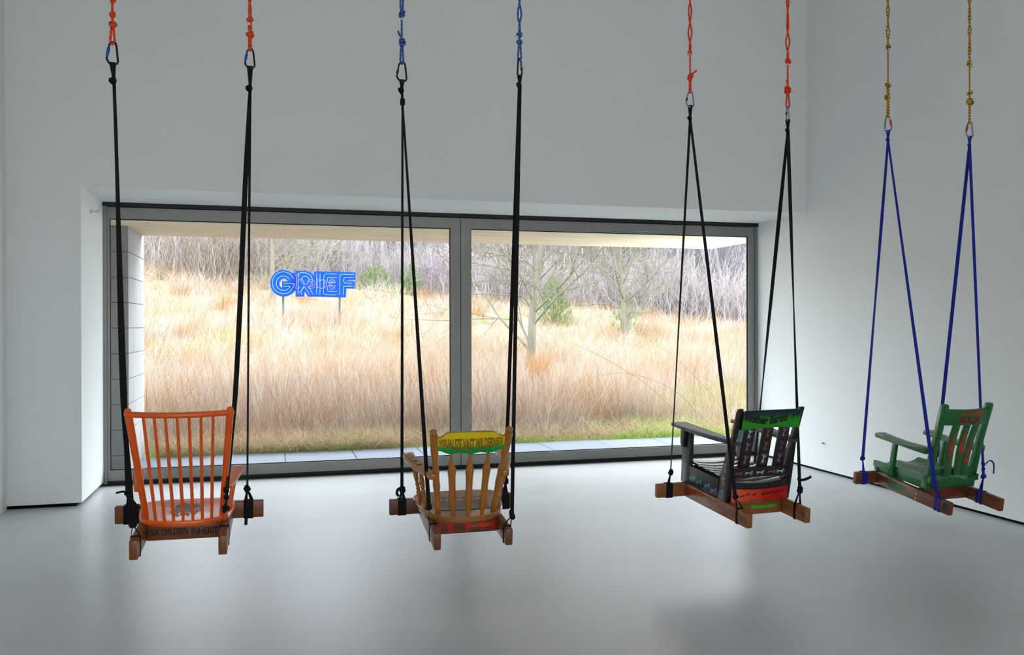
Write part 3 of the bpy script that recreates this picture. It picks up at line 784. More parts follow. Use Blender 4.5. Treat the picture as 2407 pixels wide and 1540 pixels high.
def rope_mat(name, base, fleck, width=0.32, scale=26.0):
    m = bpy.data.materials.new(name); m.use_nodes = True
    nt = m.node_tree; N, L = nt.nodes, nt.links; b = N['Principled BSDF']; b.inputs['Roughness'].default_value = 0.65
    tc = N.new('ShaderNodeTexCoord'); wv = N.new('ShaderNodeTexWave'); wv.wave_type = 'BANDS'; wv.bands_direction = 'DIAGONAL'
    wv.inputs['Scale'].default_value = scale; wv.inputs['Distortion'].default_value = 1.0
    L.new(tc.outputs['Object'], wv.inputs['Vector'])
    rp = N.new('ShaderNodeValToRGB'); rp.color_ramp.interpolation = 'CONSTANT'
    rp.color_ramp.elements[0].position = 0; rp.color_ramp.elements[0].color = (*lin(fleck), 1)
    rp.color_ramp.elements[1].position = width; rp.color_ramp.elements[1].color = (*lin(base), 1)
    L.new(wv.outputs['Fac'], rp.inputs['Fac']); L.new(rp.outputs['Color'], b.inputs['Base Color'])
    return m
m_rope = {1: rope_mat('red_climbing_rope', (232, 34, 14), (190, 120, 30), 0.2), 2: rope_mat('blue_climbing_rope', (16, 66, 176), (92, 128, 120), 0.3), 4: rope_mat('yellow_climbing_rope', (214, 164, 16), (60, 58, 40), 0.3, 30)}
m_rope[3] = m_rope[1]
m_white_fray = mat('white_rope_core', (214, 206, 202), rough=0.8, nscale=50, namt=0.1)
m_cb = {'k': mat('black_anodised_alloy', (30, 34, 36), rough=0.35, metal=0.5, nscale=60, namt=0.2), 'g': mat('grey_alloy', (120, 132, 146), rough=0.32, metal=0.7, nscale=60, namt=0.1)}
m_sl = {'blue': mat('blue_sleeve', (18, 70, 180), rough=0.35, metal=0.2, nscale=60, namt=0.1), 'black': mat('black_sleeve', (24, 24, 26), rough=0.4, nscale=60, namt=0.1), 'green': mat('green_sleeve', (18, 76, 40), rough=0.4, nscale=60, namt=0.1), 'red': mat('red_sleeve', (196, 22, 18), rough=0.4, nscale=60, namt=0.1)}

def view_dirs(p, q):
    a = (Vector(q) - Vector(p)).normalized(); v = ((Vector(p) + Vector(q)) / 2 - CAM).normalized()
    u = a.cross(v).normalized()
    return u, a.cross(u).normalized()

def knot_mesh(c, size, r, seed, n=4, sq=1.0):
    """a tied lump: several tight turns of the same cord"""
    rr = random.Random(seed); mb = MB(); c = Vector(c)
    for k in range(n):
        ax = Vector((rr.uniform(-1, 1), rr.uniform(-1, 1), rr.uniform(-.3, 1.2))).normalized()
        s = ax.orthogonal().normalized(); t = ax.cross(s)
        o = Vector((rr.uniform(-.25, .25), rr.uniform(-.25, .25), rr.uniform(-.7, .7) * sq)) * size
        R = size * rr.uniform(.55, .8)
        mb.tube([c + o + R * (math.cos(a) * s + math.sin(a) * t) for a in [2 * math.pi * j / 14 for j in range(14)]], r, n=7, closed=True)
    return mb

SLING = {  # carabiner top and foot, knot height, front: x, knot x/z ; rear: side, y, knot z; visible widths down each strap
 '1L': dict(top=(-.746, 4.55, 2.866), foot=2.768, kz=2.685, fx=-.288, fk=(-.304, .150), ry=.066, rk=.150, fw=[.013, .016, .020, .023], rw=[.012, .016, .020, .023]),
 '1R': dict(top=(-.109, 4.55, 2.886), foot=2.800, kz=2.692, fx=.283, fk=(.276, .152), ry=.157, rk=.172, fw=[.012, .010, .008, .008], rw=[.014, .024, .025, .022, .010]),
 '2L': dict(top=(.690, 4.777, 2.949), foot=2.853, kz=2.798, fx=-.304, fk=(-.303, .150), ry=.152, rk=.180, fw=[.010, .012, .014, .017], rw=[.009, .014, .018, .021]),
 '2R': dict(top=(1.368, 4.777, 3.022), foot=2.929, kz=2.875, fx=.309, fk=(.312, .160), ry=.054, rk=.150, fw=[.020, .022, .021, .020], rw=[.022, .022, .020, .018]),
 '3L': dict(top=(2.482, 4.849, 2.930), foot=2.846, kz=2.768, fx=-.330, fk=(-.316, .158), ry=.106, rk=.160, fw=[.014, .012, .007, .006], rw=[.012, .017, .020, .019]),
 '3R': dict(top=(3.167, 4.849, 2.883), foot=2.800, kz=2.732, fx=.318, fk=(.322, .160), ry=.102, rk=.178, fw=[.014, .024, .020, .006, .018], rw=[.022, .020, .006, .014, .018]),
 '4L': dict(top=(4.190, 5.182, 2.961), foot=2.864, kz=2.797, fx=-.336, fk=(-.354, .190), ry=.103, rk=.180, fw=[.014, .020, .012, .018, .020], rw=[.012, .015, .020, .025]),
 '4R': dict(top=(4.890, 5.182, 2.962), foot=2.863, kz=2.797, fx=.325, fk=(.330, .190), ry=.178, rk=.190, fw=[.020, .025, .025, .024], rw=[.018, .018, .016, .016])}
RKX = {'1L': -.200, '1R': .193, '2L': -.214, '2R': .216, '3L': -.236, '3R': .212, '4L': -.272, '4R': .218}
WORD = {1: 'orange', 2: 'honey wood', 3: 'black', 4: 'green'}
SIDE = {'L': 'left', 'R': 'right'}

def webbing(mb, p, q, widths, org, full=.025, sgn=1, via=None):
    p, q, org = Vector(p), Vector(q), Vector(org); u, v = view_dirs(p, q)
    n = 16; P, D = [], []
    for i in range(n + 1):
        t = i / n; k = t * (len(widths) - 1); j = min(int(k), len(widths) - 2)
        w = widths[j] + (widths[j + 1] - widths[j]) * (k - j)
        a = math.acos(max(-1, min(1, w / full)))
        P.append(p.lerp(q, t) + (Vector(via) * math.sin(math.pi * min(1, t / .74) / 2) ** 2 * (1 if t < .74 else (1 - t) / .26) if via else Vector()) - org); D.append(math.cos(a) * u + sgn * math.sin(a) * v)
    return mb.ribbon(P, D, full, .0022)

for key, d in SLING.items():
    n, side = int(key[0]), key[1]
    m = m_strap_b if n == 4 else m_strap_k
    s, L, xl, xr, yr = DIM[n]
    F = FR[n]
    cname = 'blue' if n == 4 else 'black'
    tx, ty, tz = d['top']
    root = empty('webbing_sling', Matrix.Translation((tx, ty, d['foot'])))
    tag(root, f'{cname} webbing sling tied to the {SIDE[side]} side of the {WORD[n]} chair', 'strap', 'slings holding up the swing chairs')
    inv = root.matrix_world.inverted()
    lo = lambda p: inv @ Vector(p)
    foot = Vector((tx, ty, d['foot'] - .002)); k0 = Vector((tx + (.006 if key == '1L' else 0), ty, d['kz']))
    # the loop over the carabiner, narrowing into the knot
    u, v = view_dirs(k0, foot)
    mb = MB()
    mb.ribbon([lo(k0), lo(k0.lerp(foot, .5)), lo(foot.lerp(k0, .04)), lo(foot + Vector((0, 0, .007)))], [u, u, u, u], [.013, .020, .029, .026], .006)
    mb.build('top_loop', m, root)
    mb = MB()
    mb.ball(lo(k0), .012, sc=(1.0, .9, 1.5))
    mb.ribbon([lo(k0 + Vector((0, 0, .014))), lo(k0 + Vector((-.014, -.006, .002))), lo(k0 + Vector((-.017, -.004, -.004))), lo(k0 + Vector((-.004, 0, -.018)))], [Vector((0, .5, 1))] * 4, [.014, .022, .020, .012], .004)
    mb.build('knot', m, root)
    if key == '2L':
        k1 = k0 + Vector((.003, 0, -.065))
        webbing(MB(), k0, k1, [.013, .013], root.location).build('link_strap', m, root)
        MB().box(-.013, .013, -.012, .012, -.018, .018, Matrix.Translation(lo(k1))).build('knot', m, root, bevel=.005)
        k0 = k1
    fk = F @ Vector((d['fk'][0], L + .02, d['fk'][1]))
    xr_c = (-1 if side == 'L' else 1) * (s / 2 - T_ / 2)
    rk = F @ Vector((RKX[key], d['ry'], d['rk']))
    webbing(MB(), k0, fk, d['fw'], root.location).build('front_strap', m, root)
    webbing(MB(), k0, rk, d['rw'], root.location, sgn=-1, via=(-.020, 0, 0) if key == '1L' else (.014, .012, 0) if key == '1R' else None).build('rear_strap', m, root)
    seed = ord(key[0]) * 7 + ord(key[1])
    for nm, kk, extra in (('front', fk, -1), ('rear', rk, 1)):
        mb = knot_mesh(lo(kk), .016, .0072, seed + extra, n=4)
        mb.ball(lo(kk), .011, sc=(1, 1, 1.5))
        mb.build('lower_knot', m, root)
    # lashings round the timber: two turns of webbing, side by side, and the crossed ends rising to the knot
    e = .0022
    for nm in ('front', 'rear'):
        mb = MB(); legs = MB()
        wide = (.036 if key in ('1L',) else .024) if nm == 'front' else .020
        for off in ((-.5, .5) if (nm == 'front' or n == 4) else (0,)):
            if nm == 'front':
                x0 = d['fx'] + off * wide; w = wide / 2
                for (a, b_, c_, d_) in ((L - e, L, -e, H_ + e), (L + T_, L + T_ + e, -e, H_ + e), (L, L + T_, H_, H_ + e), (L, L + T_, -e, 0)):
                    mb.box(x0 - w, x0 + w, a, b_, c_, d_)
            else:
                y0 = d['ry'] + off * .034; w = wide / 2
                xa, xb = xr_c - T_ / 2, xr_c + T_ / 2
                for (a, b_, c_, d_) in ((xa - e, xa, -e, H_ + e), (xb, xb + e, -e, H_ + e), (xa, xb, H_, H_ + e), (xa, xb, -e, 0)):
                    mb.box(a, b_, y0 - w, y0 + w, c_, d_)
        M2 = inv @ F
        mb2 = MB(); mb2.add(mb.v, mb.f, M2); mb2.build('lashing', m, root, smooth=False)
        top = (M2.inverted() @ lo(fk if nm == 'front' else rk))
        if nm == 'front':
            ends = [Vector((d['fx'] - .014, L - .002, H_)), Vector((d['fx'] + .014, L + T_, H_))]; dr = Vector((1, 0, 0))
        else:
            ends = [Vector((xr_c - T_ / 2, d['ry'], H_)), Vector((xr_c + T_ / 2, d['ry'] + (.02 if n == 4 else 0), H_))]; dr = Vector((0, 1, 0))
        for en in ends:
            legs.ribbon([M2 @ (top + Vector((0, 0, -.008))), M2 @ top.lerp(en, .5), M2 @ en], [M2.to_3x3() @ dr] * 3, [.010, .013, .018], .002)
        legs.build('crossed_ends', m, root)
    # loose tails where they show
    tails = {'1L': [[(-.306, .60, .15), (-.320, .58, .168), (-.345, .575, .166), (-.356, .575, .164)], [(-.258, .58, .09), (-.235, .57, .085), (-.215, .56, .065), (-.208, .55, .035)]],
             '1R': [[(.283, .58, .09), (.277, .575, .05), (.272, .574, .0), (.270, .574, -.035)]],
             '2L': [[(-.303, .60, .155), (-.328, .59, .148), (-.333, .585, .125), (-.322, .58, .112)]],
             '2R': [[(.309, .58, .16), (.30, .57, .22), (.298, .57, .27), (.305, .57, .22)], [(.309, .57, .13), (.29, .57, .12), (.282, .565, .08), (.29, .565, .03)]],
             '3R': [[(xr_c, .10, .235), (xr_c + .04, .11, .232), (xr_c + .075, .11, .240), (xr_c + .095, .11, .250)]],
             '4L': [[(-.354, .72, .195), (-.37, .71, .198), (-.385, .705, .194), (-.392, .70, .190)], [(xr_c, .10, .26), (xr_c - .02, .09, .265), (xr_c - .03, .085, .272), (xr_c - .034, .085, .275)]],
             '4R': [[(xr_c, .17, .285), (xr_c + .025, .165, .310), (xr_c + .06, .16, .285), (xr_c + .068, .16, .215)]]}.get(key, [])
    for tl in tails:
        P = [lo(F @ q) for q in catmull(tl, 5)]
        MB().ribbon(P, [Vector((0.2, .5, .9)) if key in ('3R', '1L', '4L') and abs(tl[0][2] - tl[-1][2]) < .05 else Vector((1, .3, 0))] * len(P), .016 if key != '1L' else .010, .002).build('loose_tail', m, root)
    if key in ('1L', '1R', '4L', '4R', '3R', '2R'):
        # extra half-hitches on the rear strap
        for j, h in enumerate((.05, .09) if key in ('1R', '4R') else (.06,)):
            q = rk.lerp(k0, h / (k0 - rk).length)
            knot_mesh(lo(q), .011, .006, seed + 11 + j, n=3).build('half_hitch', m, root)

CARAB = {'1L': ('k', 'blue', 0.1, 1), '1R': ('k', 'blue', 0.1, 1), '2L': ('k', 'black', 0.15, 1), '2R': ('k', 'black', 1.15, -1), '3L': ('g', 'green', 0.2, 1), '3R': ('g', 'green', 1.0, 1), '4L': ('g', 'red', 0.3, -1), '4R': ('g', 'red', 0.3, 1)}
for key, (body, sl, rot, mir) in CARAB.items():
    n, side = int(key[0]), key[1]
    tx, ty, tz = SLING[key]['top']; h = tz - SLING[key]['foot'] + .012
    root = empty('carabiner', Matrix.Translation((tx, ty, tz - h / 2 + .004)) @ Matrix.Rotation(-YAW + rot - .1, 4, 'Z'))
    bw = 'black' if body == 'k' else 'grey'
    gate = f'{bw} carabiner with {sl} sleeve' if sl != 'black' else 'all-black carabiner'
    tag(root, f'{gate} above the {SIDE[side]} strap of the {WORD[n]} chair', 'carabiner', 'carabiners joining ropes to slings')
    k = h / .1
    sh = [(-.008, .046), (.004, .050), (.014, .043), (.0185, .020), (.022, -.015), (.0235, -.036), (.015, -.047), (0, -.049), (-.014, -.042), (-.0245, -.026), (-.0255, -.018)]
    P = [Vector((mir * x * k, 0, z * k)) for x, z in [(-.0155, .034), (-.013, .041)] + sh]
    MB().tube(catmull(P, 4), .0048 * k, n=8).build('body', m_cb[body], root)
    a, b_ = Vector((mir * -.0155 * k, 0, .034 * k)), Vector((mir * -.0255 * k, 0, -.018 * k))
    MB().tube([a, b_], .0040 * k, n=8).build('gate', m_cb[body], root)
    s0, s1 = (.12, .86) if sl in ('blue', 'red') else (.48, .86)
    MB().lathe(a.lerp(b_, s0), a.lerp(b_, s1), [(0, .0052 * k), (.08, .0066 * k), (.8, .0068 * k), (.85, .0058 * k), (1, .0056 * k)], n=10).build('sleeve', m_sl[sl], root)

RS = {'1L': .00206, '1R': .00214, '2L': .00233, '2R': .00244, '3L': .00262, '3R': .0027, '4L': .0030, '4R': .0031}
ROPE = {  # picture rows of the knots above each carabiner, lowest first: (kind, from, to) then read upward
 '1L': (104, [('loop', 104, 66, .010), ('knot', 60, .020), ('knot', 37, .013), ('single', 30, 6), ('knot', 3, .017), ('twist', -4, .2)]),
 '1R': (118, [('loop', 118, 92, .005), ('knot', 82, .020), ('loop', 72, 58, .006), ('white', 58, -.004), ('knot', 49, .018), ('twist', 40, 1.0)]),
 '2L': (148, [('loop', 148, 112, .008), ('knot', 100, .022), ('tail', 92, -.022, .045), ('single', 90, 46), ('white', 44, 0), ('knot', 33, .018), ('twist', 26, .4)]),
 '2R': (140, [('loop', 140, 108, .009), ('knot', 101, .020), ('white', 88, -.012), ('knot', 82, .017), ('twist', 77, 1.0)]),
 '3L': (217, [('loop', 217, 190, .004), ('knot', 181, .021), ('tail', 176, .036, .026), ('single', 174, 128), ('knot', 123, .016), ('fray', 130, -.014), ('twist', 118, 1.3)]),
 '3R': (252, [('loop', 252, 221, .010), ('knot', 211, .022), ('tail', 204, -.012, .045), ('single', 206, 150), ('knot', 143, .017), ('fray', 152, 0), ('twist', 137, 1.0)]),
 '4L': (275, [('loop', 275, 236, .006), ('knot', 226, .025), ('loop', 217, 204, .006), ('knot', 200, .019), ('single', 198, 116), ('white', 117, .004), ('knot', 108, .020), ('twist', 103, .8)]),
 '4R': (288, [('loop', 288, 246, .003), ('knot', 238, .026), ('single', 230, 224), ('knot', 220, .019), ('single', 217, 158), ('white', 156, .012), ('knot', 149, .022), ('twist', 142, 1.1)])}
RN = {1: 'red', 2: 'blue', 3: 'red', 4: 'yellow'}
for key, (py0, segs) in ROPE.items():
    n, side = int(key[0]), key[1]; m = m_rope[n]; rr = .0056
    tx, ty, tz = SLING[key]['top']; sc = RS[key]
    root = empty('climbing_rope', Matrix.Translation((tx, ty, tz)))
    tag(root, f'{RN[n]} knotted climbing rope above the {SIDE[side]} carabiner of the {WORD[n]} chair', 'rope', 'knotted ropes hanging from the ceiling')
    Z = lambda py: (py0 - py) * sc
    sd = sum(map(ord, key)) * 3
    rx = Vector((math.cos(YAW), -math.sin(YAW), 0))
    ks = [g[1] for g in segs if g[0] == 'knot']
    MB().tube([(0, 0, Z(ks[0])), (0, 0, Z([g[1] for g in segs if g[0] == 'twist'][0]))], rr, n=8).build('rope_strand', m, root)
    for i, g in enumerate(segs):
        if g[0] == 'single': continue
        if g[0] == 'loop':
            z0, z1, sp = Z(g[1]), Z(g[2]), g[3]
            pts = [rx * -.004 + Vector((0, 0, z1 + .012)), rx * -sp * .9 + Vector((0, 0, z0 + (z1 - z0) * .45)), rx * -sp * 1.0 + Vector((0, 0, z0 + .010)), Vector((0, 0, z0 - .006)), rx * sp + Vector((0, 0, z0 + .010)), rx * sp * .8 + Vector((0, 0, z0 + (z1 - z0) * .5)), rx * .004 + Vector((0, 0, z1 + .012))]
            MB().tube(catmull(pts, 5), rr, n=8).build('rope_loop', m, root)
        elif g[0] == 'knot':
            knot_mesh((0, 0, Z(g[1])), g[2] * .95, rr * 1.1, sd + i, n=5, sq=.7).build('knot', m, root)
        elif g[0] == 'single':
            MB().tube([(0, 0, Z(g[1])), (.001, 0, (Z(g[1]) + Z(g[2])) / 2), (0, 0, Z(g[2]))], rr, n=8).build('rope_strand', m, root)
        elif g[0] == 'tail':
            MB().tube(catmull([Vector((0, -.005, Z(g[1]))), rx * g[2] * .6 + Vector((0, -.008, Z(g[1]) + g[3] * .5)), rx * g[2] + Vector((0, -.008, Z(g[1]) + g[3]))], 4), rr, n=8).build('rope_tail', m, root)
        elif g[0] == 'white':
            MB().lathe(rx * g[2] + Vector((0, -.006, Z(g[1]) - .008)), rx * g[2] + Vector((0, -.006, Z(g[1]) + .008)), [(0, .0064), (1, .0064)], n=10).build('whipped_end', m_white_fray, root)
        elif g[0] == 'fray':
            mb = MB(); q = random.Random(sd)
            for k in range(14):
                o = Vector((g[2] + q.uniform(-.004, .004), -.006, Z(g[1]) + .010))
                mb.tube([o, o + Vector((q.uniform(-.018, .018), q.uniform(-.01, .004), q.uniform(-.028, -.004)))], .0010, n=4)
            mb.build('frayed_end', m_white_fray, root, smooth=False)
        elif g[0] == 'twist':
            z0 = Z(g[1]); z1 = CEIL - tz
            ph = (sd % 6)
            for hnd in (0, 1):
                P = []
                z = z0
                while z < z1:
                    a = ph + (z - z0) * (26 if g[2] > .5 else 9) + math.pi * hnd
                    w = (.0062 + .004 * math.sin((z - z0) * 17 + ph) ** 2) * (1 if z - z0 > .02 else .5)
                    P.append(rx * w * math.cos(a) + Vector((0, w * math.sin(a), z)))
                    z += .02 if z < .5 else .08
                P.append(Vector((0, 0, z1)))
                MB().tube(P, rr, n=6).build('rope_strand', m, root)

# ------------------------------------------------------------------ the meadow
def hn(x, y):
    return (np.sin(x * .31 + 1.3) * np.cos(y * .27 + .4) * .5 + np.sin(x * .83 + y * .61) * .25 + np.sin(x * 1.9 - y * 1.4 + 2) * .12)
def zg(x, y):
    x = np.asarray(x, float); y = np.asarray(y, float)
    u = np.clip(x / np.maximum(y, 8.0), -.4, .9)
    A = 5.0 - (u + .13) * 5.0
    t = np.clip((y - 10.64) / 39.4, 0, None)
    p = np.where(t < 1.1, t ** 1.5, 1.1 ** 1.5 + (t - 1.1) * .5)
    return -.06 + A * p + hn(x, y) * .22 * np.clip((y - 11) / 12, 0, 1)

m_soil = mat('meadow_soil', (120, 106, 80), rough=0.95, spec=0.1, nscale=0.8, namt=0.25)
ys = np.concatenate([np.linspace(10.6, 30, 50), np.linspace(31, 110, 50)])
us = np.linspace(-.75, 1.25, 80)
vs = []
for y in ys:
    for u in us:
        x = u * max(y, 14)
        vs.append((x, y, float(zg(x, y))))
k = len(us)
fs = [(j * k + i, j * k + i + 1, (j + 1) * k + i + 1, (j + 1) * k + i) for j in range(len(ys) - 1) for i in range(k - 1)]
me = bpy.data.meshes.new('ground'); me.from_pydata(vs, [], fs); me.shade_smooth()
link('ground', me, m_soil)['kind'] = 'structure'

def blade_material(name, transl=0.35):
    m = bpy.data.materials.new(name); m.use_nodes = True
    nt = m.node_tree; N, L = nt.nodes, nt.links; N.remove(N['Principled BSDF'])
    at = N.new('ShaderNodeAttribute'); at.attribute_name = 'tint'
    df = N.new('ShaderNodeBsdfDiffuse'); tl = N.new('ShaderNodeBsdfTranslucent'); mx = N.new('ShaderNodeMixShader'); mx.inputs[0].default_value = transl
    L.new(at.outputs['Color'], df.inputs['Color']); L.new(at.outputs['Color'], tl.inputs['Color'])
    L.new(df.outputs[0], mx.inputs[1]); L.new(tl.outputs[0], mx.inputs[2]); L.new(mx.outputs[0], N['Material Output'].inputs['Surface'])
    return m
m_blade = blade_material('dry_blade')

def blades(name, base, h, w, ang, lean, curl, col, m):
    """bent tapering blades: base (n,3), height, width, lean direction, lean amount, curl, colour (n,3) -> one mesh"""
    n = len(h)
    dx, dy = np.cos(ang), np.sin(ang)
    fa = np.random.RandomState(5).uniform(0, np.pi, n)
    fx, fy = np.cos(fa), np.sin(fa) * .5
    V = np.zeros((n, 7, 3))
    for i, t in enumerate((0, .4, .75)):
        off = lean * t + curl * t * t
        cz = h * t * (1 - .25 * np.clip(curl, 0, 1) * t)
        ww = w * (1, .9, .6)[i] / 2
        for s, j in ((-1, 0), (1, 1)):
            V[:, 2 * i + j, 0] = base[:, 0] + dx * off * h + s * fx * ww
            V[:, 2 * i + j, 1] = base[:, 1] + dy * off * h + s * fy * ww
            V[:, 2 * i + j, 2] = base[:, 2] + cz
    off = lean + curl
    V[:, 6, 0] = base[:, 0] + dx * off * h; V[:, 6, 1] = base[:, 1] + dy * off * h
    V[:, 6, 2] = base[:, 2] + h * (1 - .35 * np.clip(curl, 0, 1.2))
    me = bpy.data.meshes.new(name)
    me.vertices.add(n * 7); me.vertices.foreach_set('co', V.reshape(-1))
    o = (np.arange(n) * 7)[:, None]
    idx = np.concatenate([o + np.array([[0, 1, 3, 2]]), o + np.array([[2, 3, 5, 4]]), o + np.array([[4, 5, 6]])], 1).reshape(-1)
    me.loops.add(n * 11); me.loops.foreach_set('vertex_index', idx.astype(np.int32))
    me.polygons.add(n * 3)
    st = ((np.arange(n) * 11)[:, None] + np.array([[0, 4, 8]])).reshape(-1)
    me.polygons.foreach_set('loop_start', st.astype(np.int32))
    me.update(calc_edges=True)
    ca = me.color_attributes.new('tint', 'FLOAT_COLOR', 'POINT')
    c = np.ones((n, 7, 4)); c[:, :, :3] = col[:, None, :]
    ca.data.foreach_set('color', c.reshape(-1))
    return link(name, me, m)

RSD = np.random.RandomState(11)
def palette(cols, k=0.35):
    return np.array([lin(c) for c in cols]) * k
STRAW = palette([(250, 240, 226), (244, 226, 204), (238, 214, 188), (238, 204, 168), (228, 188, 156), (248, 238, 222)])
ORANGE = palette([(238, 176, 110), (232, 164, 100), (226, 158, 104), (240, 190, 130)])
GREEN = palette([(190, 212, 120), (178, 204, 110), (206, 220, 146), (214, 218, 160)])
TWIG = palette([(176, 138, 118), (160, 124, 106), (196, 158, 138), (206, 174, 156)], .5)

def scatter(n, y0, y1, power):
    q = RSD.rand(n)
    y = (y0 ** (1 - power) + q * (y1 ** (1 - power) - y0 ** (1 - power))) ** (1 / (1 - power))
    u = RSD.uniform(-.30, .78, n)
    return u * y, y

def field_noise(x, y, s, ph):
    return np.sin(x * s + ph) * np.cos(y * s * .8 + ph * 1.7) + .6 * np.sin(x * s * 2.3 - y * s * 1.9 + ph * 2.1) + .4 * np.sin((x + y) * s * 4.1 + ph)

# tall dry grass: tussocks that fan out from their crowns, with short growth between them
nt_ = 6200
tx, ty = scatter(nt_, 11.1, 60.0, 1.62)
ok = ~((tx < -1.30) & (ty < 11.3)); tx, ty = tx[ok], ty[ok]; nt_ = len(tx)
f1 = field_noise(tx, ty, .45, .7); f2 = field_noise(tx, ty, .8, 3.1); f3 = field_noise(tx, ty, .33, 5.2)
th = np.clip(.66 + .16 * f1 + RSD.normal(0, .17, nt_), .25, 1.25) * np.clip((ty - 10.6) / 1.6, .45, 1.0)
low = f3 > .95
th = np.where(low, th * .5, th)
kind = RSD.rand(nt_)
tc_ = STRAW[RSD.randint(0, len(STRAW), nt_)]
tc_ = np.where(((f2 > .55) & (kind < .45))[:, None] | (kind < .06)[:, None], ORANGE[RSD.randint(0, 4, nt_)], tc_)
tc_ = np.where((low & (kind > .5))[:, None], GREEN[RSD.randint(0, 4, nt_)], tc_)
wind = field_noise(tx, ty, .5, 9.0) * .9
per = 34
n = nt_ * per
ti = np.repeat(np.arange(nt_), per)
a_ = RSD.uniform(0, 6.283, n); rad = np.sqrt(RSD.rand(n)) * (.10 + .006 * ty[ti])
x = tx[ti] + rad * np.cos(a_); y = np.maximum(ty[ti] + rad * np.sin(a_), 10.72)
h = th[ti] * RSD.uniform(.55, 1.15, n)
ang = np.arctan2(np.sin(a_) + .5 * np.sin(wind[ti]), np.cos(a_) + .5 * np.cos(wind[ti])) + RSD.normal(0, .4, n)
col = np.clip(tc_[ti] * RSD.uniform(.72, 1.2, n)[:, None], 0, .98)
gr = blades('dry_grass', np.stack([x, y, zg(x, y) - .02], 1), h, np.maximum(.0055, .00040 * y) * RSD.uniform(.7, 1.5, n), ang, RSD.uniform(.05, .42, n), np.abs(RSD.normal(.22, .28, n)), col, m_blade)
tag(gr, 'tall pale straw-coloured dry grass covering the sloping meadow', 'grass', kind='stuff')
n = 70000
x, y = scatter(n, 11.0, 58.0, 1.6)
ok = ~((x < -1.38) & (y < 11.0)); x, y = x[ok], y[ok]; n = len(x)
f3 = field_noise(x, y, .33, 5.2)
h = np.clip(RSD.normal(.24, .08, n), .08, .45)
gmask = RSD.rand(n) < np.where(f3 > .7, .6, .14)
col = np.where(gmask[:, None], GREEN[RSD.randint(0, 4, n)], STRAW[RSD.randint(0, len(STRAW), n)]) * RSD.uniform(.75, 1.1, n)[:, None]
gu = blades('short_grass', np.stack([x, y, zg(x, y) - .02], 1), h, np.maximum(.006, .0005 * y) * RSD.uniform(.7, 1.5, n), RSD.uniform(0, 6.28, n), RSD.uniform(0, .6, n), np.abs(RSD.normal(.3, .3, n)), col, m_blade)
tag(gu, 'short green and straw growth between the tussocks of the meadow', 'grass', kind='stuff')

# fresh green grass along the terrace edge
n = 26000
x = RSD.uniform(-1.36, 8.8, n); y = 10.62 + np.abs(RSD.normal(0, .55, n))
dens = field_noise(x, y, 1.1, 1.9)
keep = (dens > -.35) | (RSD.rand(n) < .25); x, y = x[keep], y[keep]; n = len(x)
h = np.clip(RSD.normal(.16, .06, n), .05, .34) * np.clip(.7 + .25 * field_noise(x, y, 1.3, .2), .4, 1.2)
G2 = palette([(120, 176, 52), (146, 196, 70), (98, 158, 54), (178, 206, 100), (206, 190, 130)], .66)
gg = blades('green_grass', np.stack([x, y, zg(x, y) - .02], 1), h, RSD.uniform(.004, .009, n), RSD.uniform(0, 6.28, n), RSD.uniform(0, .4, n), np.abs(RSD.normal(.3, .3, n)), G2[RSD.randint(0, 5, n)], m_blade)
tag(gg, 'short fresh green grass along the edge of the stone terrace', 'grass', kind='stuff')

# matted straw fallen over the terrace edge and thin dead weed stems above it
n = 9000
x = np.concatenate([RSD.uniform(-1.3, 1.6, 6000), RSD.uniform(1.6, 6.5, 3000)]); y = 10.60 + np.abs(RSD.normal(0, .4, n))
D2 = palette([(200, 172, 136), (178, 148, 118), (214, 192, 160), (156, 128, 102)], .62)
ds = blades('fallen_straw', np.stack([x, y, zg(x, y) + RSD.uniform(0, .12, n)], 1), RSD.uniform(.08, .22, n), RSD.uniform(.003, .006, n), RSD.uniform(0, 6.28, n), RSD.uniform(1.0, 2.6, n), RSD.uniform(0, .5, n), D2[RSD.randint(0, 4, n)], m_blade)
tag(ds, 'matted brown straw lying at the foot of the meadow by the paving', 'straw', kind='stuff')
n = 3000
x = np.concatenate([RSD.uniform(-1.3, 3.6, 2100), RSD.uniform(3.4, 7.8, 900)]); y = np.concatenate([RSD.uniform(10.9, 13.4, 2100), RSD.uniform(11.0, 14.0, 900)])
wv = blades('dead_weed_stems', np.stack([x, y, zg(x, y) - .02], 1), RSD.uniform(.55, 1.25, n), RSD.uniform(.003, .0055, n), RSD.normal(2.6, .9, n), np.abs(RSD.normal(.12, .15, n)), np.abs(RSD.normal(.08, .12, n)), TWIG[RSD.randint(0, 4, n)], m_blade)
tag(wv, 'thin brown dead weed stems standing along the front of the meadow', 'weeds', kind='stuff')

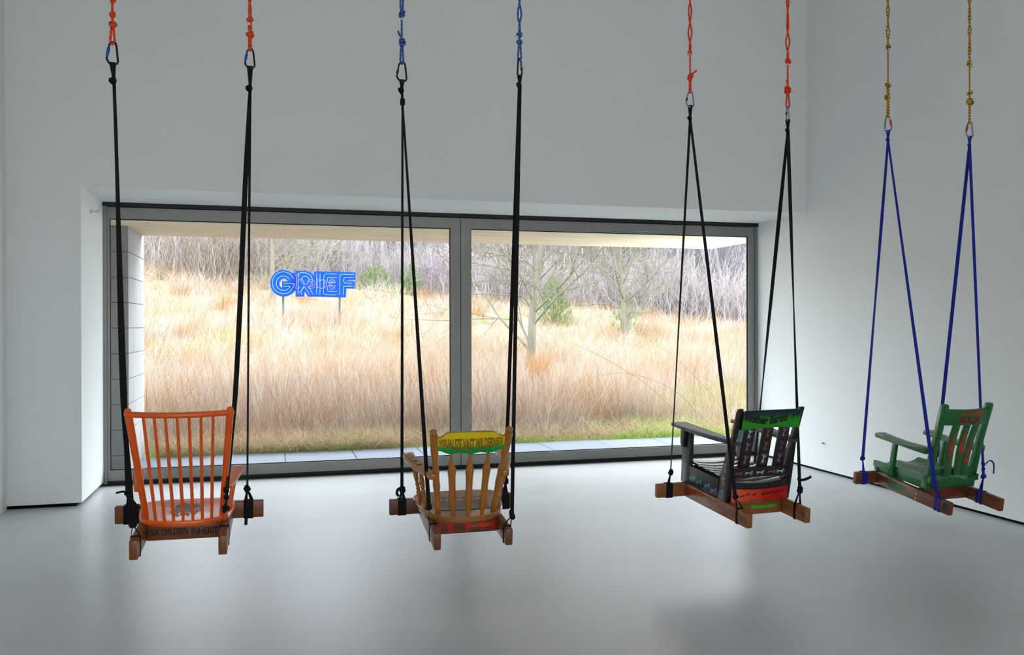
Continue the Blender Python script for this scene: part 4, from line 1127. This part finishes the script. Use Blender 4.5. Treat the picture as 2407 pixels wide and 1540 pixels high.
# ------------------------------------------------------------------ trees and shrubs
def grow(seed, height, r0, levels, spread, kids, first=.25, upright=.55, rmin=.004, sides=(7, 5, 4, 3, 3), reach=(.38, .62)):
    """a bare branching tree: every limb a tapering tube that leaves its parent"""
    q = random.Random(seed); mb = MB()
    def limb(p, d, ln, r, lv):
        steps = 6 if lv == 0 else 4 if lv < 3 else 3
        P, R = [p.copy()], [r]; dd = d.copy()
        for i in range(steps):
            dd = (dd + Vector((q.uniform(-1, 1), q.uniform(-1, 1), q.uniform(-.3, .8))) * (.10 if lv == 0 else .16)).normalized()
            P.append(P[-1] + dd * ln / steps); R.append(max(rmin * .6, r * (1 - .80 * (i + 1) / steps) if lv else r * (1 - .72 * (i + 1) / steps)))
        mb.tube(P, R, n=sides[min(lv, 4)], caps=False)
        if lv >= levels:
            return
        nk = kids[min(lv, len(kids) - 1)]
        for k in range(nk):
            t = first + (1 - first) * (k + q.random()) / nk if lv == 0 else .1 + .9 * (k + q.random()) / nk
            f = t * steps; i = min(int(f), steps - 1)
            pos = P[i].lerp(P[i + 1], f - i); ax = (P[i + 1] - P[i]).normalized()
            az = q.uniform(0, 6.283) + k * 2.4
            sd = (ax.orthogonal().normalized() * math.cos(az) + ax.cross(ax.orthogonal().normalized()) * math.sin(az))
            nd = (ax * upright + sd * spread * q.uniform(.7, 1.25) + Vector((0, 0, .18))).normalized()
            limb(pos, nd, ln * q.uniform(*(reach if lv == 0 else (.38, .62))) * (1.25 - .6 * t if lv == 0 else 1), max(rmin, R[i] * (q.uniform(.20, .40) if lv == 0 else q.uniform(.4, .62))), lv + 1)
    limb(Vector((0, 0, -.15)), Vector((0, 0, 1)), height, r0, 0)
    return mb

def put(name, me, x, y, rz=0, s=1.0, mtl=None):
    o = link(name, me, None) if mtl is None else link(name, me, mtl)
    o.location = (x, y, float(zg(x, y))); o.rotation_euler = (0, 0, rz); o.scale = (s, s, s)
    return o

m_bark = mat('pale_grey_bark', (104, 98, 86), rough=0.95, spec=0.03, nscale=6, namt=0.25, stretch=(1, 1, .25))
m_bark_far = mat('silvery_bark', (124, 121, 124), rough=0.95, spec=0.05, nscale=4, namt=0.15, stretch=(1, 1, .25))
m_twig = mat('mauve_grey_twigs', (126, 117, 116), rough=0.95, spec=0.05, nscale=4, namt=0.2)
m_twig_dark = mat('brown_grey_twigs', (112, 100, 90), rough=0.95, spec=0.05, nscale=4, namt=0.25)
mt1 = grow(42, 5.6, .115, 4, .95, (30, 11, 5, 3), first=.13, upright=.62, rmin=.0055, reach=(.55, .85)).mesh('spreading_tree', angle=80)
t = put('spreading_tree', mt1, 5.40, 18.3, 1.1, 1.0, m_bark)
tag(t, 'large bare spreading tree with a forked trunk standing in the dry grass', 'tree')
mt2 = grow(17, 5.0, .14, 4, .95, (24, 8, 5, 3), first=.2, upright=.6, rmin=.007, reach=(.45, .7)).mesh('meadow_tree', angle=80)
t = put('meadow_tree', mt2, 12.6, 29.7, .4, .95, m_bark)
tag(t, 'smaller bare round-headed tree standing by itself farther up the meadow', 'tree')
mt3 = grow(23, 5.0, .13, 4, 1.0, (20, 6, 5, 3), first=.12, upright=.55, rmin=.008, reach=(.5, .75)).mesh('meadow_tree', angle=80)
t = put('meadow_tree', mt3, -.05, 38.0, .2, 1.0, m_bark)
tag(t, 'bare branching tree directly behind the blue GRIEF sign', 'tree')
t = put('meadow_tree', mt3, -4.6, 30.0, 2.3, 1.05, m_bark)
tag(t, 'bare tree leaning into view beside the grey block pier', 'tree')

far = [grow(100 + i, 15, .17, 3, .50, (15, 7, 4), first=.06, upright=1.0, rmin=.013, sides=(6, 4, 3, 3)).mesh('woodland_tree', angle=80) for i in range(6)]
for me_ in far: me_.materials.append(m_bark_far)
q = random.Random(77)
cnt = 0
for i in range(150):
    yy = q.uniform(56, 92); uu = q.uniform(-.22, .72)
    if uu < .10 and q.random() < .45: continue
    o = link('woodland_tree', far[i % 6], None)
    xx = uu * yy
    o.location = (xx, yy, float(zg(xx, yy)) - .2); s = q.uniform(.75, 1.3)
    o.scale = (s, s, s * q.uniform(.9, 1.25)); o.rotation_euler = (q.uniform(-.05, .05), q.uniform(-.05, .05), q.uniform(0, 6.28))
    tag(o, 'slender bare grey tree in the hazy wood beyond the meadow', 'tree', 'bare trees of the wood beyond the meadow')
    cnt += 1
# the deeper wood, too far and too fine to pick trunks apart
r = np.random.RandomState(61)
n1, n2 = 4200, 30000
y = np.concatenate([r.uniform(92, 118, n1), r.uniform(90, 116, n2)])
x = np.concatenate([r.uniform(-.45, 1.0, n1), r.uniform(-.45, 1.0, n2)]) * y
b0 = np.stack([x, y, zg(x, y) - .3 + np.concatenate([np.zeros(n1), r.uniform(0, 10.5, n2)])], 1)
hh = np.concatenate([r.uniform(9, 15, n1), r.uniform(1.2, 3.6, n2)])
ww = np.concatenate([r.uniform(.10, .34, n1), r.uniform(.05, .11, n2)])
ln_ = np.concatenate([r.uniform(0, .05, n1), r.uniform(.1, .9, n2)])
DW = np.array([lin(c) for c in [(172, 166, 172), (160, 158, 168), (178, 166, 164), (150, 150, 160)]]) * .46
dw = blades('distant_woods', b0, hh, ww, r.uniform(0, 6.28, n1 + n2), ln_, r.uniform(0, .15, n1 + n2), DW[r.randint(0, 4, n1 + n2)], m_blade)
tag(dw, 'pale tangle of far bare trunks and twigs closing the skyline', 'woods', kind='stuff')

def thicket(seed, n, hh, w):
    q = random.Random(seed); mb = MB()
    for i in range(n):
        p = Vector((q.gauss(0, w * .35), q.gauss(0, w * .35), -.1)); a = q.uniform(0, 6.28); l = abs(q.gauss(.25, .2))
        d = Vector((math.cos(a) * l, math.sin(a) * l, 1)).normalized(); ln = hh * q.uniform(.5, 1.1)
        P = [p]
        for k in range(4):
            d = (d + Vector((q.uniform(-1, 1), q.uniform(-1, 1), q.uniform(-.4, .5))) * .22).normalized(); P.append(P[-1] + d * ln / 4)
        mb.tube(P, [.014, .012, .010, .008, .005], n=3, caps=False)
        for k in range(5):
            j = q.randint(1, 3); b0 = P[j].lerp(P[j + 1], q.random())
            e = (d + Vector((q.uniform(-1, 1), q.uniform(-1, 1), q.uniform(-.2, .8)))).normalized() * ln * q.uniform(.12, .35)
            mb.tube([b0, b0 + e * .5 + Vector((0, 0, .04)), b0 + e], [.008, .006, .004], n=3, caps=False)
    return mb.mesh('bare_thicket', angle=80)
TH = [thicket(300 + i, 130, 3.2, 3.2) for i in range(4)]
TD = thicket(330, 190, 3.4, 3.6)
for t_ in TH: t_.materials.append(m_twig)
TD.materials.append(m_twig_dark)
for i in range(46):
    yy = q.uniform(47, 60); uu = q.uniform(-.2, .70); xx = uu * yy
    o = link('bare_thicket', TH[i % 4], None)
    o.location = (xx, yy, float(zg(xx, yy))); s = q.uniform(.8, 1.35) * (.75 if .05 < uu < .2 else 1); o.scale = (s * 1.2, s, s); o.rotation_euler = (0, 0, q.uniform(0, 6.28))
    tag(o, 'pale leafless thicket along the top edge of the meadow', 'shrub', 'leafless thickets along the wood edge')
for uu, yy in ((-.075, 44), (-.035, 45)):
    o = link('bare_thicket', TD, None); o.location = (uu * yy, yy, float(zg(uu * yy, yy)) - .2); o.rotation_euler = (0, 0, uu * 50)
    tag(o, 'dense dark brown thicket at the meadow top, the one nearer the ' + ('block pier' if uu < -.05 else 'blue sign'), 'shrub', 'dark thickets left of the sign')

def bush(seed, n, rx, rz, cols, lw=.05, name='evergreen_shrub', droop=0.0):
    r = np.random.RandomState(seed)
    a = r.uniform(0, 6.283, n); z = r.beta(1.4, 1.8, n); rad = rx * np.sqrt(r.rand(n)) * np.sqrt(np.clip(1 - (z - .25) ** 2 / .75 ** 2, .05, 1)) * (1 - .45 * z)
    base = np.stack([rad * np.cos(a), rad * np.sin(a), z * rz], 1)
    col = cols[r.randint(0, len(cols), n)] * r.uniform(.75, 1.1, n)[:, None]
    return base, r.uniform(.10, .26, n) * rz / 2, np.full(n, lw), a, r.uniform(.2, .8, n), r.uniform(0, .4, n), np.clip(col, 0, 1)
def bush_obj(name, seed, x, y, n, rx, rz, cols, lw, label, cat='shrub'):
    b = bush(seed, n, rx, rz, cols, lw)
    root = empty(name, Matrix.Translation((x, y, float(zg(x, y)))))
    tag(root, label, cat)
    o = blades('foliage', *b, m_blade); o.parent = root; o['kind'] = 'stuff'
    mb = MB(); q2 = random.Random(seed)
    for k in range(7):
        a = q2.uniform(0, 6.28); mb.tube([(0, 0, -.2), (math.cos(a) * rx * .2, math.sin(a) * rx * .2, rz * .4), (math.cos(a) * rx * .4, math.sin(a) * rx * .4, rz * .8)], [.03, .02, .008], n=4)
    mb.build('stems', m_bark, root)
    return root
EVG = palette([(128, 158, 92), (146, 172, 108), (110, 146, 88), (168, 184, 120)], .42)
EVP = palette([(168, 190, 150), (184, 200, 160), (156, 182, 146)])
PUR = palette([(196, 164, 204), (208, 176, 214), (186, 152, 196)])
YEL = palette([(206, 200, 120), (216, 206, 140), (190, 188, 110)])
bush_obj('evergreen_shrub', 1, 11.2, 34.0, 1500, .8, 2.2, EVG, .022, 'upright green juniper showing behind the branches of the spreading tree')
bush_obj('evergreen_shrub', 2, 5.25, 46.0, 700, 1.3, 1.5, EVG, .04, 'rounded olive green bush on the skyline right of the sign')
bush_obj('evergreen_shrub', 3, 7.3, 47.0, 700, .9, 1.7, EVG, .045, 'low green bush beside the purple blossom on the skyline')
bush_obj('evergreen_shrub', 4, 13.3, 31.5, 420, .8, 1.9, EVG, .022, 'green evergreen tuft growing through the lone meadow tree')
bush_obj('evergreen_shrub', 5, 2.4, 50.0, 1100, 2.6, 3.6, EVP, .05, 'pale green leafing bush behind the top of the sign')
bush_obj('blossom_shrub', 6, 8.6, 47.5, 520, 1.2, 2.4, PUR, .03, 'faint purple blossoming shrub at the edge of the wood')
bush_obj('leafing_shrub', 7, 31.0, 54.0, 600, 1.4, 2.6, YEL, .05, 'yellow green leafing shrub by the right window frame')

# the bright orange tussock and the arching canes in front of the meadow
r = np.random.RandomState(8); n = 420
root = empty('broomsedge_clump', Matrix.Translation((4.72, 15.2, float(zg(4.72, 15.2)))))
tag(root, 'bright orange upright tussock of grass in the right-hand window', 'grass clump')
a = r.uniform(0, 6.283, n); rr_ = .09 * np.sqrt(r.rand(n))
o = blades('blade_tuft', np.stack([rr_ * np.cos(a), rr_ * np.sin(a), np.zeros(n)], 1), r.uniform(.65, 1.05, n), np.full(n, .006), a, r.uniform(.02, .22, n), r.uniform(0, .12, n), palette([(236, 166, 84), (240, 180, 100), (228, 150, 72)])[r.randint(0, 3, n)], m_blade)
o.parent = root; o['kind'] = 'stuff'
m_cane = mat('brown_bramble_cane', (120, 92, 78), rough=0.8, spec=0.15, nscale=20, namt=0.2)
def cane(pts, r0, label):
    P = catmull([(x_, y_, float(zg(x_, y_)) + h_) for x_, y_, h_ in pts], 6)
    k = len(P)
    o_ = MB().tube(P, [r0 * (1 - .7 * i / k) for i in range(k)], n=5).build('bramble_cane', m_cane)
    tag(o_, label, 'cane', 'bramble canes arching over the meadow')
cane([(6.05, 11.9, .0), (5.6, 12.2, .55), (5.0, 12.6, 1.0), (4.55, 12.9, 1.25)], .007, 'long straight bramble cane leaning up toward the orange tussock')
cane([(6.4, 12.0, .0), (6.0, 12.2, .50), (5.3, 12.4, .78), (4.6, 12.5, .70), (4.1, 12.5, .45)], .006, 'arching bramble cane curving over behind the black chair arm')
cane([(6.9, 12.0, .0), (6.5, 12.3, .6), (6.1, 12.6, 1.05), (5.8, 12.9, 1.3)], .006, 'bramble cane leaning left of the black chair strap')
cane([(7.2, 12.2, .0), (7.0, 12.4, .6), (6.9, 12.6, 1.1), (6.95, 12.8, 1.35)], .005, 'upright bramble cane near the right window frame')
cane([(3.0, 11.6, .0), (2.75, 11.8, .5), (2.45, 12.1, .95), (2.3, 12.3, 1.25)], .005, 'thin bramble cane rising just right of the door stiles')

# ------------------------------------------------------------------ the blue sign
SG = .001726
SY, SXD = 30.77, Matrix.Rotation(-YAW, 4, 'Z')
SO = Vector((1.32, 30.77, 0))
def sp(cx, cy, o=0.0):
    """sign drawing units -> metres in the sign's own plane (x along the sign, z up)"""
    return ((cx - 1150) * SG, -o, (572 - cy) * SG)
sign = empty('sign', Matrix.Translation((1.32, 30.77, 2.934)) @ SXD @ Matrix.Rotation(math.radians(.7), 4, 'Y'))
tag(sign, 'blue cut-out GRIEF sign with neon tube lettering standing in the meadow', 'sign')
m_sign = mat('cobalt_sign_paint', (0, 46, 150), rough=0.7, spec=0.05, nscale=3, namt=0.05)
m_tube = mat('pale_cyan_tube', (84, 146, 160), rough=0.5, spec=0.1, nscale=20, namt=0.05)
m_tube2 = mat('pink_glass_tube', (112, 100, 150), rough=0.5, spec=0.1, nscale=20, namt=0.05)
m_post = mat('weathered_post', (70, 73, 74), rough=0.9, spec=0.05, nscale=8, namt=0.2)
mb = MB()
def plate(poly):
    vs_ = [sp(*p, .03) for p in poly] + [sp(*p, -.03) for p in poly]; n_ = len(poly)
    mb.add(vs_, [tuple(range(n_)), tuple(range(2 * n_ - 1, n_ - 1, -1))] + [(i, (i + 1) % n_, n_ + (i + 1) % n_, n_ + i) for i in range(n_)])
N_ = 48
for i in range(N_):
    a0, a1 = 2 * math.pi * i / N_, 2 * math.pi * (i + 1) / N_
    ro, ri = 267, 94
    plate([(570 + ro * math.cos(a0), 572 + ro * math.sin(a0)), (570 + ro * math.cos(a1), 572 + ro * math.sin(a1)), (573 + ri * math.cos(a1), 572 + ri * math.sin(a1)), (573 + ri * math.cos(a0), 572 + ri * math.sin(a0))])
plate([(540, 534), (820, 534), (820, 700), (640, 700), (540, 662)])
plate([(720, 366), (830, 366), (830, 720), (760, 720)])
plate([(815, 320), (1010, 320), (1080, 334), (1140, 368), (1178, 410), (1190, 420), (1190, 838), (1060, 838), (1000, 745), (985, 745), (985, 838), (815, 838)])
plate([(1184, 324), (2015, 336), (2015, 490), (1825, 498), (1825, 514), (1995, 516), (1995, 666), (1826, 666), (1824, 845), (1184, 838)])
mb.build('panel', m_sign, sign, smooth=False)
def neon(pts, m, closed=False, smooth=True, o=.055, r=.008):
    P = [Vector(sp(*p, o)) for p in pts]
    if smooth: P = catmull(P, 4, closed)
    MB().tube(P, r, n=5, closed=closed).build('neon_tube', m, sign)
def arc(cx, cy, r, a0, a1, n=16):
    return [(cx + r * math.cos(math.radians(a0 + (a1 - a0) * i / n)), cy + r * math.sin(math.radians(a0 + (a1 - a0) * i / n))) for i in range(n + 1)]
neon(arc(570, 565, 220, -22, -350, 30)[:27] + [(788, 610), (770, 582), (735, 574), (578, 574)], m_tube)
neon(arc(572, 574, 145, -36, -320, 24) + [(700, 660), (705, 636), (680, 630), (578, 642)], m_tube)
neon([(866, 780), (866, 420), (866, 390), (900, 364), (1000, 362), (1080, 385), (1140, 450), (1150, 530), (1110, 610), (1090, 650), (1110, 690), (1165, 790)], m_tube)
neon(arc(1010, 508, 78, 0, 340, 20), m_tube, closed=True)
neon([(935, 800), (940, 710), (965, 660), (985, 648), (1020, 668), (1050, 720), (1090, 790)], m_tube)
neon([(1238, 790), (1238, 376), (1306, 376), (1306, 790)], m_tube, smooth=False)
neon([(1640, 380), (1430, 380), (1395, 395), (1382, 430), (1380, 740), (1392, 780), (1425, 797), (1640, 797)], m_tube)
neon([(1645, 443), (1500, 443), (1462, 455), (1450, 495), (1462, 540), (1500, 553), (1620, 553)], m_tube)
neon([(1620, 615), (1490, 615), (1458, 640), (1455, 690), (1475, 722), (1510, 730), (1645, 728)], m_tube)
neon([(1706, 790), (1708, 430), (1720, 395), (1752, 384), (1970, 386)], m_tube)
neon([(1972, 448), (1830, 446), (1790, 465), (1778, 505), (1795, 545), (1830, 557), (1955, 556)], m_tube)
neon([(1775, 790), (1778, 660), (1790, 630), (1820, 620), (1955, 622)], m_tube)
neon([(815, 410), (905, 400), (870, 440), (835, 440), (835, 640), (815, 665), (870, 690), (905, 660), (870, 640)], m_tube2, smooth=False, o=.085)
neon([(875, 520), (930, 485), (975, 520), (990, 580), (975, 680), (880, 765)], m_tube2, o=.085)
neon(arc(1125, 585, 88, -150, 150, 18), m_tube2, o=.085)
neon(arc(1115, 590, 52, -140, 140, 14), m_tube2, o=.085)
neon([(1240, 510), (1290, 480), (1300, 520), (1260, 540), (1258, 640), (1245, 660), (1300, 650)], m_tube2, o=.085)
neon(arc(1355, 585, 85, -120, 120, 16), m_tube2, o=.085)
neon([(1310, 515), (1380, 500), (1405, 560), (1395, 640), (1350, 670)], m_tube2, o=.085)
neon([(1490, 570), (1510, 500), (1555, 478), (1610, 545), (1500, 585), (1500, 640), (1545, 690), (1612, 655), (1550, 640), (1520, 585)], m_tube2, o=.085)
neon([(1520, 545), (1545, 505), (1570, 540), (1520, 548)], m_tube2, o=.085)
for cx in (551, 1690):
    x0 = sp(cx, 0)[0]
    MB().box(x0 - .032, x0 + .032, .04, .10, -2.1, sp(0, 800)[2]).build('post', m_post, sign, smooth=False)
